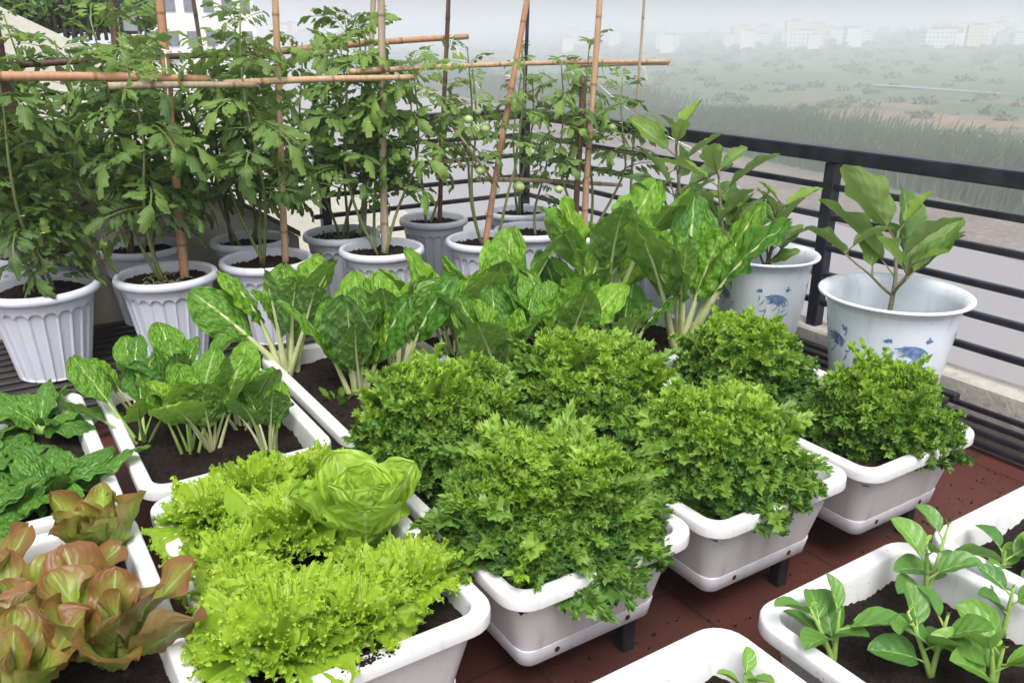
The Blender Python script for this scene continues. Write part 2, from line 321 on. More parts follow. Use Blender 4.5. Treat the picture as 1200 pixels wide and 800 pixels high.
def fan(g, R, A, th0, curl, az, pos, r, nr=15, na=61, amp=.16, cup=.2, tone=.5, fine=1., teeth=.06, roll=0, crisp=0):
    """Broad ruffled lettuce leaf in polar form."""
    rr = np.linspace(.02, 1, nr)[:, None]**.85; al = np.linspace(-A, A, na)[None, :]; an = al/A
    Rb = R*(np.cos(al*.55)**.8)*(1+.07*np.sin(al*5+r.uniform(0, 6))+.05*np.sin(al*11+r.uniform(0, 6)))
    Rb = Rb*(1+teeth*.5*rr**4*np.sin(al*38*fine+r.uniform(0, 6)))
    x = rr*Rb*np.sin(al)*.9; y = rr*Rb*np.cos(al)
    k1, k2, k3 = [f*A/1.1*r.uniform(.85, 1.15)*fine for f in (6., 27., 75.)]; p1, p2, p3, p4, p5 = r.uniform(0, 6.28, 5)
    am = amp*R*(1+.35*np.sin(an*4+p5))
    h = cup*R*an**2*rr**2+am*(.6*rr**2*np.sin(an*k1+p1)+.5*rr**2.6*np.sin(an*k2+p2+1.2*np.sin(an*5+p3)+rr*2)+.2*rr**4*np.sin(an*k3+p4+1.5*np.sin(an*9)+rr*5))
    h = h+.02*R*np.sin(x/R*30+p1)*np.sin(y/R*27+p2)*rr+.012*R*np.sin(x/R*61+p3)*np.sin(y/R*57+p4)*rr
    x = x+am*.12*rr**5*np.cos(an*k2+p2+.6); y = y+am*.12*rr**6*np.sin(an*k3+p3)-am*.22*rr**5*np.cos(an*k2+p4)
    V = place(bendmap(x, y, h, th0, curl, R), az, pos, roll=roll)
    g.add(V.reshape(-1, 3), grid_q(nr, na), u=np.broadcast_to(an*rr, (nr, na)).ravel(), v=np.broadcast_to(rr, (nr, na)).ravel(), tone=tone)
    if crisp:
        m = 13; k = np.linspace(-1.5, 1.5, m)
        for row, cnt, sc_ in ((nr-1, crisp, 1.), (nr-3, int(crisp*.25), .7)):
            for a in np.linspace(1, na-2, cnt):
                a = int(a+r.uniform(-1, 1)) % na; a = min(max(a, 1), na-2)
                q = V[row, a]; out = q-V[row-4, a]; out /= np.linalg.norm(out)+1e-9; lat = V[row, a+1]-V[row, a-1]; lat /= np.linalg.norm(lat)+1e-9
                nm = np.cross(out, lat); ro = r.uniform(-1.5, 1.5); l2 = lat*math.cos(ro)+nm*math.sin(ro); n2 = -lat*math.sin(ro)+nm*math.cos(ro)
                to = r.uniform(-.5, .9); o2 = out*math.cos(to)+n2*math.sin(to); n3 = -out*math.sin(to)+n2*math.cos(to)
                sz = R*.055*sc_*r.uniform(.7, 1.3); rad = sz*np.where(np.arange(m) % 2, 1, .78)*r.uniform(.88, 1.1, m); ph = r.uniform(0, 6.28)
                z = sz*(.45*np.sin(k*2.8+ph)+.15*(np.arange(m) % 4 == 1))
                fo = (rad*(.35+.6*np.cos(k)))[:, None]*o2+(rad*.95*np.sin(k))[:, None]*l2
                O = q+fo+z[:, None]*n3; I = q+fo*.5+z[:, None]*.2*n3; jj = np.arange(m-1)
                g.add(np.concatenate([[q-out*sz*.3], O, I]), np.stack([1+m+jj, 1+jj, 2+jj, 2+m+jj], 1), np.stack([0*jj, 1+m+jj, 2+m+jj], 1), u=.5, v=1., tone=np.clip(tone-.12+r.normal(0, .1), 0, 1))
def make_frisee_leaf(r, L=.17):
    V = []; T = []; Q = []
    yy = np.linspace(0, L, 10)
    for y in yy:
        w = .0045*(1-y/L*.5); V += [(-w, y, 0), (w, y, 0)]
    Q += [(2*i, 2*i+1, 2*i+3, 2*i+2) for i in range(9)]
    nl = 12; V = [np.array(v) for v in V]
    for i in range(nl):
        f = (i+.5)/nl; y0 = L*(.12+.86*f)
        for sd in (-1, 1):
            ang0 = sd*r.uniform(.9, 1.5)*(1-.6*f**2)
            if i == nl-1 and sd == 1: ang0 = 0.
            size = (.012+.018*math.sin(PI*min(1, .15+.8*f)))*r.uniform(.75, 1.3)
            b = len(V); q = np.array([0, y0, 0.]); V.append(q)
            m = 15; th = np.linspace(-1.45, 1.45, m); ph = r.uniform(0, 6.28); cup = r.uniform(-.5, .7); roll = r.uniform(-1.0, 1.0)
            outer, inner = [], []
            ax = np.array([math.sin(ang0), math.cos(ang0), 0]); lat = np.array([math.cos(ang0), -math.sin(ang0), 0]); up = np.array([0, 0, 1.])
            lat2 = lat*math.cos(roll)+up*math.sin(roll); up2 = -lat*math.sin(roll)+up*math.cos(roll)
            for j, k in enumerate(th):
                tooth = 1. if j % 2 else .72
                rad = size*tooth*r.uniform(.88, 1.1)
                fx = rad*(.45+.62*math.cos(k)); fy = rad*.78*math.sin(k)
                z = size*(.42*math.sin(k*2.6+ph)+cup*(abs(math.sin(k))**2)+.16*(1 if j % 4 == 1 else -1)*(j % 2))
                outer.append(q+ax*fx+lat2*fy+up2*z); inner.append(q+ax*fx*.55+lat2*fy*.55+up2*z*.22)
            V += outer+inner
            for j in range(m-1):
                T.append((b, b+1+m+j, b+2+m+j)); Q.append((b+1+m+j, b+1+j, b+2+j, b+2+m+j))
    return np.array(V), Q, T
def frisee(name, rad, ht, n, seed, flat=1.):
    r = np.random.default_rng(seed); g = G(); tm = [make_frisee_leaf(r) for _ in range(9)]
    for i in range(n):
        V, Q, T = tm[i % 9]
        q = (i+.5)/n; az = i*2.39996+r.uniform(-.3, .3)
        lay = r.uniform(0, 1)**.8
        el = 1.45-1.42*lay+r.normal(0, .1)          # 83 deg in the heart, down to almost flat
        Lw = math.hypot(rad*math.cos(el), ht*math.sin(el))*r.uniform(.78, 1.12)*flat*(1+.09*math.sin(3*az+seed)*math.cos(el)+.08*math.sin(2*az+5*el+seed))
        s = Lw/.17; lean = r.uniform(-.35, -.15)-(1-abs(el-.7))*.35
        k = np.array([min(1., s)*r.uniform(.85, 1.15), s, min(1, s)])
        W = V*k; W = bendmap(W[:, 0], W[:, 1], W[:, 2], min(1.5, el+.28), lean*1.6, Lw)
        p = (r.normal(0, .02), r.normal(0, .02), r.uniform(0, .015)); W = place(W, az, p, roll=r.normal(0, .35))
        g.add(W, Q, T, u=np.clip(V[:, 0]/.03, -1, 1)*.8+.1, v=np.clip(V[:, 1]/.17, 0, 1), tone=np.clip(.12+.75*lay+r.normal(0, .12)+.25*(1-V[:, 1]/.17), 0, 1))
    # short leaf tufts filling the dome's surface
    for i in range(int(n*2.7)):
        V, Q, T = tm[(i*5) % 9]; az = r.uniform(0, 6.283); el = math.asin(r.uniform(.0, 1)); rr = r.uniform(.56, .80)*(1+.09*math.sin(3*az+seed)*math.cos(el)+.08*math.sin(2*az+5*el+seed))
        p = (rad*rr*math.cos(el)*math.cos(az), rad*rr*math.cos(el)*math.sin(az), ht*rr*math.sin(el)+.01)
        s = r.uniform(.24, .38); W = V*np.array([s*1.9, s*1.1, s*1.9]); W = bendmap(W[:, 0], W[:, 1], W[:, 2], min(1.5, el+r.uniform(.1, .7)), -1.1, .17*s)
        W = place(W, az+r.normal(0, .5), p, roll=r.normal(0, .5))
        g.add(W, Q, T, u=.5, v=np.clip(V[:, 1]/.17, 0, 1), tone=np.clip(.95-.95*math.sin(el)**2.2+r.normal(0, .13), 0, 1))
    return g.mesh(name, MT['frisee'])
# ------------------------------------------------------------------ planters
def rrect(w, l, r, z, n=6):
    P = []
    for cx, cy, a0 in ((w/2-r, l/2-r, 0), (-w/2+r, l/2-r, PI/2), (-w/2+r, -l/2+r, PI), (w/2-r, -l/2+r, 1.5*PI)):
        for k in range(n+1): a = a0+PI/2*k/n; P.append((cx+r*math.cos(a), cy+r*math.sin(a), z))
    return P
def loft(g, secs, closed_end=False):
    R = [rrect(*s_) for s_ in secs]; n = len(R[0]); V = np.array(R).reshape(-1, 3); Q = grid_q(len(R), n, True)
    g.add(V, Q)
    if closed_end:
        g.add(np.concatenate([R[-1], [np.mean(R[-1], axis=0)]]), None, [(i, (i+1) % n, n) for i in range(n)])
PW, PL, PHT = .43, .70, .19
def soil_mesh(name, w, l, z, seed, nx=44, ny=66, round_=None):
    r = np.random.default_rng(seed); g = G()
    x = np.linspace(-w/2, w/2, nx)[:, None]+np.zeros((1, ny)); y = np.linspace(-l/2, l/2, ny)[None, :]+np.zeros((nx, 1))
    if round_:
        sx, sy = x/(w/2), y/(l/2); X = sx*np.sqrt(1-sy**2/2)*w/2; Y = sy*np.sqrt(1-sx**2/2)*w/2; x, y = X, Y
    h = r.normal(0, .0028, (nx, ny))
    for f in (9, 19, 40): h += .0035*np.sin(x*f*2+r.uniform(0, 6)+y*f)*np.sin(y*f*1.7+r.uniform(0, 6))*9/f**.8
    h -= np.maximum(0, np.maximum(np.abs(x)/(w/2), np.abs(y)/(l/2))-.85)*.03
    g.add(np.stack([x, y, z+h], -1).reshape(-1, 3), grid_q(nx, ny)[:, ::-1])
    for _ in range(260):   # crumbs
        cx, cy = r.uniform(-w/2, w/2)*.92, r.uniform(-l/2, l/2)*.94
        if round_ and math.hypot(cx, cy) > w/2*.93: continue
        q = r.uniform(.002, .006); V = r.normal(0, 1, (6, 3)); V = np.array([(1, 0, 0), (-1, 0, 0), (0, 1, 0), (0, -1, 0), (0, 0, .8), (0, 0, -.8)])*q*r.uniform(.6, 1.3, (6, 1))
        g.add(V+np.array((cx, cy, z+.005)), None, [(0, 2, 4), (2, 1, 4), (1, 3, 4), (3, 0, 4), (2, 0, 5), (1, 2, 5), (3, 1, 5), (0, 3, 5)])
    return g.mesh(name, MT['soil'])
gb = G()
b0w, b0l = PW-.105, PL-.105; t0w, t0l = PW-.045, PL-.045
secs = [(b0w-.012, b0l-.012, .03, .028), (b0w-.002, b0l-.002, .034, .029), (b0w, b0l, .035, .0315), (t0w, t0l, .045, PHT-.026), (t0w+.002, t0l+.002, .045, PHT-.024),
        ]
loft(gb, secs)
gr = G()
loft(gr, [(t0w+.001, t0l+.001, .045, PHT-.024), (PW-.003, PL-.003, .055, PHT-.027), (PW-.001, PL-.001, .056, PHT-.0265), (PW, PL, .057, PHT-.025), (PW, PL, .057, PHT-.007), (PW-.0008, PL-.0008, .0565, PHT-.0045), (PW-.003, PL-.003, .055, PHT-.0018), (PW-.0065, PL-.0065, .053, PHT-.0004), (PW-.010, PL-.010, .051, PHT), (PW-.012, PL-.012, .05, PHT),
          (PW-.054, PL-.054, .036, PHT-.0015), (PW-.058, PL-.058, .034, PHT-.002), (PW-.062, PL-.062, .032, PHT-.005), (PW-.064, PL-.064, .031, PHT-.010), (PW-.066, PL-.066, .03, PHT-.014), (PW-.080, PL-.080, .028, PHT-.075)])
gt = G()
loft(gt, [(b0w-.006, b0l-.006, .026, .029), (b0w-.002, b0l-.002, .027, .0285), (b0w-.001, b0l-.001, .0275, .027), (b0w-.012, b0l-.012, .026, -.008), (b0w-.014, b0l-.014, .026, -.009), (b0w-.02, b0l-.02, .024, -.0095)], True)
ME_body = gb.mesh('body', MT['white']); ME_rim = gr.mesh('rim', MT['white']); ME_tray = gt.mesh('drip_tray', MT['tray'])
gd = G()
V = [(.006*math.cos(a), -(b0l-.006)/2-.0012, .010+.006*math.sin(a)) for a in np.linspace(0, 2*PI, 14, endpoint=False)]
gd.add(V+[(0, -(b0l-.006)/2-.0016, .010)], None, [(i, (i+1) % 14, 14) for i in range(14)])
MT['hole'] = simple('rust_hole', (.05, .025, .015), (.02, .012, .01), 200, .8)
ME_hole = gd.mesh('drain_hole', MT['hole'])
ME_soil = [soil_mesh('soil', PW-.07, PL-.07, 0, 30+i) for i in range(3)]
def link(name, me, parent, loc=(0, 0, 0), rz=0):
    o = bpy.data.objects.new(name, me); C.objects.link(o); o.parent = parent; o.location = loc; o.rotation_euler = (0, 0, rz); return o
ZB = .12
def planter(x0, y0, label, depth=.042, rz=0, si=0):
    t = thing('planter_box', label, 'planter', (x0+PW/2, y0+PL/2, ZB), rz, 'white plastic planter boxes')
    link('body', ME_body, t); link('rim', ME_rim, t); tr = link('drip_tray', ME_tray, t); [link('drain_hole', ME_hole, tr, (q, 0, 0)) for q in (-.085, .085)]
    link('soil', ME_soil[si % 3], t, (0, 0, PHT-depth))
    return t
def stand(x0, y0, label):
    t = thing('plant_stand', label, 'stand', (x0+PW/2, y0+PL/2, 0), 0, 'black stands under the planter boxes')
    for sx in (-1, 1):
        for sy in (-1, 1):
            g = G(); bbox(g, (sx*.13, .25 if sy > 0 else (-.24 if sx > 0 else -.02), .054), (.032, .032, .108), .003); g.obj('leg', MT['black'], t)
    g = G()
    for sx in (-1, 1): bbox(g, (sx*.13, 0, .1), (.026, .446, .02), .002)
    for sy in (-1, 1): bbox(g, (0, sy*.24, .1), (.226, .026, .018), .002)
    g.obj('frame', MT['black'], t)
ROW1, ROW2, ROW0 = 1.0, 1.725, .085
boxes = {
 'A': (.193, ROW1, 'white planter box full of yellow-green curly lettuce, long front edge towards us', .035),
 'E1': (.645, ROW1, 'white planter box with two rusty drain holes under the nearest curly endive', .045),
 'E2': (1.09, ROW1-.02, 'white planter box of curly endive in the middle of the front row', .045),
 'E3': (1.535, ROW1-.045, 'white planter box of curly endive nearest the balcony railing', .045),
 'C': (.193, ROW2, 'white planter box of young chard with bare dark soil showing', .05),
 'F': (.645, ROW2, 'white planter box of chard with thick pale stalks, second column', .04),
 'Gx': (1.09, ROW2, 'white planter box hidden under the wide bank of chard behind the endive', .04),
 'H': (1.535, ROW2, 'white planter box under the tallest chard by the patterned pots', .04),
 'R': (-.265, ROW1-.02, 'white planter box of red-tinged lettuce in the near left corner', .045),
 'S': (-.268, ROW2-.01, 'white planter box of dark crinkled spinach at the left edge', .045),
 'BL': (.487, ROW0+.01, 'white planter box cut off by the bottom edge with one small seedling', .06),
 'BR': (.960, ROW0, 'white planter box of malabar spinach seedlings in the near right corner', .055),
 'BR2': (1.418, ROW0-.02, 'white planter box at the right edge with a seedling and splashed inner wall', .05)}
STL = dict(A='black stand under the yellow curly lettuce planter', E1='black stand under the nearest endive planter', E2='black stand under the middle endive planter', E3='black stand under the rightmost endive planter',
 C='black stand under the young chard planter', F='black stand under the thick stalked chard planter', Gx='black stand under the chard bank planter', H='black stand under the tallest chard planter', R='black stand under the red lettuce planter',
 S='black stand under the spinach planter', BL='black stand under the planter cut by the bottom edge', BR='black stand under the near right malabar planter', BR2='black stand under the right edge malabar planter')
for i, (k, (x, y, lb, d)) in enumerate(boxes.items()):
    planter(x, y, lb, d, 0, i); stand(x, y, STL[k])
SZ = ZB+PHT-.042   # soil surface
# ------------------------------------------------------------------ curly endive
FR = [frisee('foliage', .215, .25, 300, 11), frisee('foliage', .205, .255, 300, 12), frisee('foliage', .21, .24, 290, 13)]
for (x, y, s, k, rz, sz, lb) in (
    (.862, 1.21, 1.06, 0, 0, .86, 'big curly endive nearest us, a frond hanging over the planter front'),
    (.83, 1.60, 1.04, 1, 1., 1.0, 'curly endive with bright yellow-green heart directly behind the nearest endive'),
    (1.29, 1.19, 1.02, 2, 2.2, .9, 'curly endive spilling over the middle planter beside the near endive'),
    (1.25, 1.58, 1.04, 0, 3.5, .95, 'curly endive behind the middle endive, in front of the chard bank'),
    (1.80, 1.13, .84, 1, 4.2, .80, 'curly endive by the railing, in the rightmost planter'),
    (1.76, 1.55, .88, 2, 5.1, .88, 'small curly endive in front of the blue and white pots')):
    t = thing('curly_endive', lb, 'endive', (x, y, SZ-.01), rz, 'curly endives in the white planters'); o = link('foliage', FR[k], t); o.scale = (s, s, sz)
# long frond drooping over the front of the first planter, one on the right planter
# ------------------------------------------------------------------ yellow lollo lettuce
def lollo(x, y, rad, seed, lb, big=False, z=None):
    r = np.random.default_rng(seed); g = G()
    n = 13; z = SZ+r.uniform(-.005, .022)
    for i in range(n):
        lay = (i+.5)/n; az = i*2.4+r.uniform(-.4, .4); R = rad*(1.02-.42*(1-lay))*r.uniform(.85, 1.1)
        el = 1.4-.95*lay**.9+r.normal(0, .1)
        fan(g, R, r.uniform(.95, 1.3), el, -.35-.5*lay, az, (r.normal(0, .008), r.normal(0, .008), 0.02*(1-lay)), r, nr=20, na=171, amp=.17, cup=.32, crisp=64, tone=np.clip(.15+.7*lay+r.normal(0, .15), 0, 1), roll=r.normal(0, .2))
    t = thing('curly_lettuce', lb, 'lettuce', (x, y, z or SZ), 0, 'yellow-green curly lettuces'); g.obj('foliage', MT['lollo'], t)
LP = [(180, 580, .115, 'yellow-green curly lettuce at the far left corner of its planter'),
      (300, 575, .10, 'yellow-green curly lettuce at the back rim beside the white corner knob'),
      (378, 540, .09, 'yellow-green curly lettuce in the back right, just behind the smooth round head'),
      (250, 630, .11, 'yellow-green curly lettuce by the left rim, second from the back'),
      (355, 640, .11, 'yellow-green curly lettuce in the middle, left of the smooth head'),
      (335, 735, .125, 'yellow-green curly lettuce in the near left corner drooping to the front rim'),
      (430, 700, .11, 'yellow-green curly lettuce in front of the smooth round head'),
      (505, 710, .095, 'yellow-green curly lettuce in the near right corner of its planter'),
      (300, 690, .09, 'yellow-green curly lettuce between the left rim and the nearest heads'),]
PXL = [(.29, 1.56), (.40, 1.60), (.52, 1.64), (.28, 1.39), (.41, 1.42), (.29, 1.13), (.41, 1.12), (.515, 1.16), (.28, 1.26)]
for i, ((a, b, rd, lb), (x, y)) in enumerate(zip(LP, PXL)): lollo(x, y, rd*(1.05+.3*((i*37)%10)/10), 100+i, lb)
r = np.random.default_rng(55); g = G()
for i in range(10):
    lay = (i+.5)/10; az = i*2.4+r.uniform(-.2, .2)
    blade(g, (.19+.05*lay)*r.uniform(.9, 1.08), .15+.06*lay, spat, 1.52-.55*lay, .1-.25*lay, az, (.012*math.cos(az), .012*math.sin(az), 0), r, nt=34, ns=19, cup=.26, ruf=.10, rf=8, puck=.02, nv=7, slope=.5, tone=.15+.5*lay)
t = thing('smooth_lettuce', 'single smooth-leaved upright lettuce head among the curly yellow lettuces', 'lettuce', (.53, 1.35, SZ-.02)); t.scale = (.92, .92, .9); g.obj('foliage', MT['batavia'], t)
# ------------------------------------------------------------------ chard
def chard(x, y, n, pet, L, W, seed, lb, tall=1.25, spread=.35, sr=.006, stalk='chardstalk', tonebase=.45, ruf=.065, puck=.045, name='chard', cat='chard', mat='chard', lean=None):
    r = np.random.default_rng(seed); g = G(); gs = G()
    for i in range(n):
        lay = (i+.5)/n; az = i*2.4+r.uniform(-.4, .4); el = min(1.5, tall+.06)-.7*spread*lay+r.uniform(-.05, .05); s = r.uniform(.8, 1.1)*(.75+.25*lay)
        tone = float(np.clip(tonebase+r.normal(0, .25)+.15*lay, 0, 1))
        blade(g, L*s, W*1.22*s*r.uniform(.85, 1.15), chardp, el, r.uniform(-.65, .05)-.2*lay, az, (.012*math.cos(az)*lay*2, .012*math.sin(az)*lay*2, -.005), r, pet=pet*r.uniform(.8, 1.1)*(.7+.4*lay),
              nt=34, ns=17, cup=r.uniform(-.1, .35), ruf=ruf*r.uniform(.6, 1.3), rf=r.uniform(6, 10), puck=puck, nv=9, tone=tone, gs=gs, sr=sr*s, p=2.0, roll=r.normal(0, .2), fold=r.uniform(0, .3))
    t = thing(name, lb, cat, (x, y, SZ-.006), 0, 'leafy plants of chard in the planters' if cat == 'chard' else None)
    g.obj('foliage', MT[mat], t); gs.obj('stalks', MT[stalk], t)
    return t
def gz(px, py): p = at(px, py, SZ); return p[0], p[1]
for i, (px, py, n, pet, L, W, lb, tall, spread, tb) in enumerate((
    (166, 512, 7, .12, .16, .11, 'young chard with leaves arching left over the planter rim', 1.2, .5, .45),
    (222, 524, 6, .12, .20, .115, 'young chard with the tallest bright upright leaf in the small chard planter', 1.45, .25, .2),
    (249, 519, 8, .11, .19, .12, 'young chard with broad leaf and clustered pale stalks in the middle of its planter', 1.35, .4, .35),
    (285, 499, 7, .12, .17, .11, 'young chard behind the dark one in the small chard planter', 1.3, .4, .4),
    (315, 524, 8, .11, .14, .10, 'young dark-leaved chard nearest the right rim of its planter', 1.35, .3, .85),
    (160, 478, 7, .11, .16, .11, 'young dark chard at the back left of its planter', 1.3, .5, .8),
    (215, 478, 7, .12, .17, .11, 'young dark chard at the back of its planter in front of the fluted pots', 1.35, .4, .7))):
    x, y = gz(px, py); chard(x, y, n, pet*.85, L*.88, W*.88, 200+i, lb, tall, spread, .0055, tonebase=tb, stalk='greenstalk' if i in (0, 1) else 'chardstalk')
chard(.715, 2.34, 10, .16, .24, .14, 301, 'big chard with thick white stalks at the far corner of the second planter', 1.5, .2, .0135, tonebase=.45, puck=.06)
chard(.82, 2.08, 12, .11, .24, .13, 302, 'big chard with dark drooping savoyed leaves beside the thick stalked one', 1.48, .3, .009, tonebase=.6, puck=.055)
chard(.97, 2.15, 9, .12, .26, .14, 303, 'chard with a broad pale-ribbed upright leaf behind the yellow-hearted endive', 1.48, .25, .009, tonebase=.3, puck=.05)
for i, (x, y, n, L, W, lb, tb, tall) in enumerate((
    (1.20, 2.20, 8, .26, .11, 'chard with narrow pointed bright leaves, leftmost of the bank behind the endives', .25, 1.5),
    (1.20, 1.92, 8, .20, .11, 'chard at the front left of the bank behind the endives', .5, 1.35),
    (1.38, 2.22, 9, .25, .12, 'chard in the middle of the back row of the bank', .4, 1.5),
    (1.42, 1.95, 8, .22, .13, 'chard with broad glossy leaves at the centre of the bank', .4, 1.35),
    (1.62, 2.16, 8, .22, .12, 'chard with crinkled dark leaves at the right of the bank', .65, 1.4),
    (1.62, 1.90, 8, .16, .10, 'low dark chard at the right front of the bank', .8, 1.2))):
    chard(x, y, n+2, .11, L*1.08, W*1.08, 320+i, lb, tall, .35, .008, tonebase=tb, puck=.05, ruf=.08)
chard(1.84, 1.88, 14, .22, .30, .17, 340, 'tallest chard with pale celery-like stalks before the patterned pots', 1.45, .42, .0125, tonebase=.4, puck=.05, ruf=.11)
chard(1.80, 2.22, 11, .22, .30, .16, 341, 'tall ruffled chard behind the celery-like stalks', 1.45, .35, .010, tonebase=.35, puck=.04, ruf=.12)
# seedling between
x, y = gz(397, 470); chard(x, y, 9, .02, .045, .02, 350, 'tiny chard seedling on bare soil beside the thick stalked chard', 1.2, .7, .002, stalk='greenstalk', tonebase=.3, puck=.02)
# ------------------------------------------------------------------ spinach
for i, (x, y, lb) in enumerate(((.05, 2.26, 'crinkled spinach at the far end of the left planter near the fluted pot'), (-.08, 2.05, 'crinkled spinach cut by the left edge of the picture'),
                     (.04, 1.88, 'crinkled spinach hanging over the right rim next to the chard planter'), (-.10, 1.82, 'crinkled spinach nearest the red lettuce at the left edge'))):
    r = np.random.default_rng(400+i); g = G(); gs = G()
    for k in range(15):
        lay = (k+.5)/15; az = k*2.4+r.uniform(-.3, .3); s = .6+.4*lay
        blade(g, (.135+.03*r.random())*s*1.1, .115*s, spinp, 1.3-.75*lay, r.uniform(-1.3, -.5), az, (0, 0, 0), r, pet=.05*s, nt=26, ns=15, cup=-.15, ruf=.14, rf=6, puck=.05, nv=6, slope=.5, tone=float(np.clip(.2+.4*r.random()+.1*lay, 0, 1)), gs=gs, sr=.0035, roll=r.normal(0, .3), p=1.2)
    t = thing('spinach', lb, 'spinach', (x, y, SZ), 0, 'dark green crinkled spinach plants'); g.obj('foliage', MT['spinach'], t); gs.obj('stalks', MT['greenstalk'], t)
# ------------------------------------------------------------------ red lettuce
for i, (x, y, n, s0, lb, tb) in enumerate(((.095, 1.58, 15, .78, 'round green heart lettuce with red rim behind the red leaves', .1),
                     (.055, 1.27, 12, 1.05, 'red-brown lettuce with broad curling leaves nearest the right rim', .65), (-.03, 1.40, 11, .95, 'red-tinged lettuce with upright pale green and copper leaves in the middle', .45),
                     (-.13, 1.52, 11, .9, 'copper lettuce cut by the left edge beside the spinach', .7), (-.09, 1.22, 12, .95, 'red-tinged lettuce at the bottom left corner of the picture', .55))):
    r = np.random.default_rng(500+i); g = G()
    for k in range(n):
        lay = (k+.5)/n; az = k*2.4+r.uniform(-.3, .3)
        blade(g, (.115+.095*lay)*s0, (.085+.05*lay)*s0, spat if i else oval, 1.5-(.85 if i else .6)*lay, (-.35 if i else .2)*r.uniform(-.2, 1.4), az, (.01*math.cos(az), .01*math.sin(az), 0), r, nt=26, ns=13, cup=.18 if i else .5, ruf=.24, rf=5, puck=.03, nv=7, slope=.5,
              tone=float(np.clip(tb+r.normal(0, .25), 0, 1)), roll=r.normal(0, .2))
    t = thing('red_lettuce', lb, 'lettuce', (x, y, SZ-.005), 0, 'red-tinged lettuces in the left planter'); g.obj('foliage', MT['red'], t)
# ------------------------------------------------------------------ malabar spinach seedlings
def malabar(px, py, ht, nn, seed, lb, zs=SZ-.015, s0=1., tb=.5):
    x, y, _ = at(px, py, zs); r = np.random.default_rng(seed); g = G(); gs = G()
    ns_ = max(1, nn//4)
    for b in range(ns_):
        az0 = b*2.2+r.uniform(0, 1); tl = r.uniform(.1, .45) if ns_ > 1 else .08; H = ht*r.uniform(.75, 1)
        P = np.array([(math.cos(az0)*math.sin(tl)*H*q**1.2, math.sin(az0)*math.sin(tl)*H*q**1.2, H*q*math.cos(tl)) for q in np.linspace(0, 1, 8)]); tube(gs, P, np.linspace(.0055, .0022, 8)*s0, 8)
        m = 5
        for k in range(m):
            q = .25+.75*k/(m-1); p = np.array([np.interp(q, np.linspace(0, 1, 8), P[:, j]) for j in range(3)])
            s = (1.0-.62*(q > .9)-.2*(q > .7))*r.uniform(.8, 1.15)*s0
            blade(g, .076*s, .054*s, oval, r.uniform(.35, .9)+.3*q, -r.uniform(.3, .9), az0+k*2.4+r.uniform(-.4, .4), p, r, pet=.018*s, nt=20, ns=11, cup=.3, ruf=.04, rf=4, puck=.03, nv=4, tone=float(np.clip(tb+.3-.75*(q > .85)+r.normal(0, .12), 0, 1)), gs=gs, sr=.0022, roll=r.normal(0, .25))
    t = thing('malabar_spinach', lb, 'seedling', (x, y, zs), 0, 'malabar spinach seedlings'); g.obj('foliage', MT['malabar'], t); gs.obj('stem', MT['greenstalk'], t)
malabar(976, 778, .11, 8, 601, 'malabar spinach seedling at the left rim of the near right planter')
malabar(1083, 712, .16, 9, 602, 'tall malabar spinach seedling at the far side of the near right planter')
malabar(1090, 795, .14, 8, 603, 'malabar spinach seedling with pale top leaves in the middle of its planter')
malabar(1162, 812, .11, 8, 604, 'malabar spinach seedling with a large round leaf in the bottom right corner', s0=1.15, tb=.25)
malabar(1175, 745, .10, 4, 608, 'small malabar spinach seedling beside the planter divider')
malabar(868, 822, .055, 4, 605, 'small bright malabar seedling at the bottom edge of the picture', s0=.55, tb=.1)
malabar(1172, 678, .065, 5, 606, 'malabar spinach seedling in the rightmost planter', s0=.9)
malabar(1235, 700, .07, 5, 607, 'malabar spinach seedling cut by the right edge of the picture', s0=1.)
# ------------------------------------------------------------------ fluted tomato pots
NF = 22
def flute(r_, z, th):
    f = ((th/(2*PI)*NF) % 1)-.5; top = .256-.026*(1-np.sqrt(np.clip(1-(2*f)**2, 0, 1)))
    inside = np.clip((top-z)/.0035, 0, 1)*np.clip((.5-np.abs(f))/.09, 0, 1)
    return r_-.0085*inside*np.where(r_ > .01, 1, 0)*(z > .004)
gp = G(); HP = .32
prof = [(0.0, .003), (.098, .003), (.104, .0)]+[(.104+(.150-.104)*k/34, (.29*k/34+.001)) for k in range(1, 35)]
prof = prof[:2]+[(.104+.046*k/90, .001+.29*k/90) for k in range(0, 91)]
lathe(gp, prof, 352, fn=flute); ME_pot = gp.mesh('body', MT['pot'])
gp = G(); lathe(gp, [(.150, .288), (.162, .289), (.168, .293), (.169, .305), (.166, .315), (.158, .320), (.150, .318), (.147, .310), (.143, .26)], 96); ME_prim = gp.mesh('rim', MT['pot'])
ME_psoil = soil_mesh('soil', .286, .286, 0, 77, 34, 34, True)
RACKZ = .085
POTS = {}
def tpot(key, px, py, lb, s=1.0, z=None):
    x, y, _ = at(px, py, .41); zb = RACKZ if z is None else z
    t = thing('fluted_pot', lb, 'pot', (x, y, zb), rng.uniform(0, 6), 'round fluted tomato pots')
    for n_, me, zz in (('body', ME_pot, 0), ('rim', ME_prim, 0), ('soil', ME_psoil, .286)):
        o = link(n_, me, t, (0, 0, zz))
    t.scale = (s, s, 1); POTS[key] = (x, y, zb+.28)
tpot('p1', 46, 331, 'fluted white pot at the left edge, nearest of the tomato pots', 1.12)
tpot('p1b', 40, 292, 'fluted white pot behind the nearest left one')
tpot('p2', 194, 317, 'fluted white pot holding the orange bamboo cane and dry clippings', 1.06)
tpot('p2b', 165, 285, 'fluted white pot standing behind the orange cane pot')
tpot('p3b', 292, 277, 'fluted white pot behind the chipped double-rimmed pot', .95)
tpot('p3', 312, 300, 'fluted white pot with dirty rim and stout cane behind the thick stalked chard', 1.05)
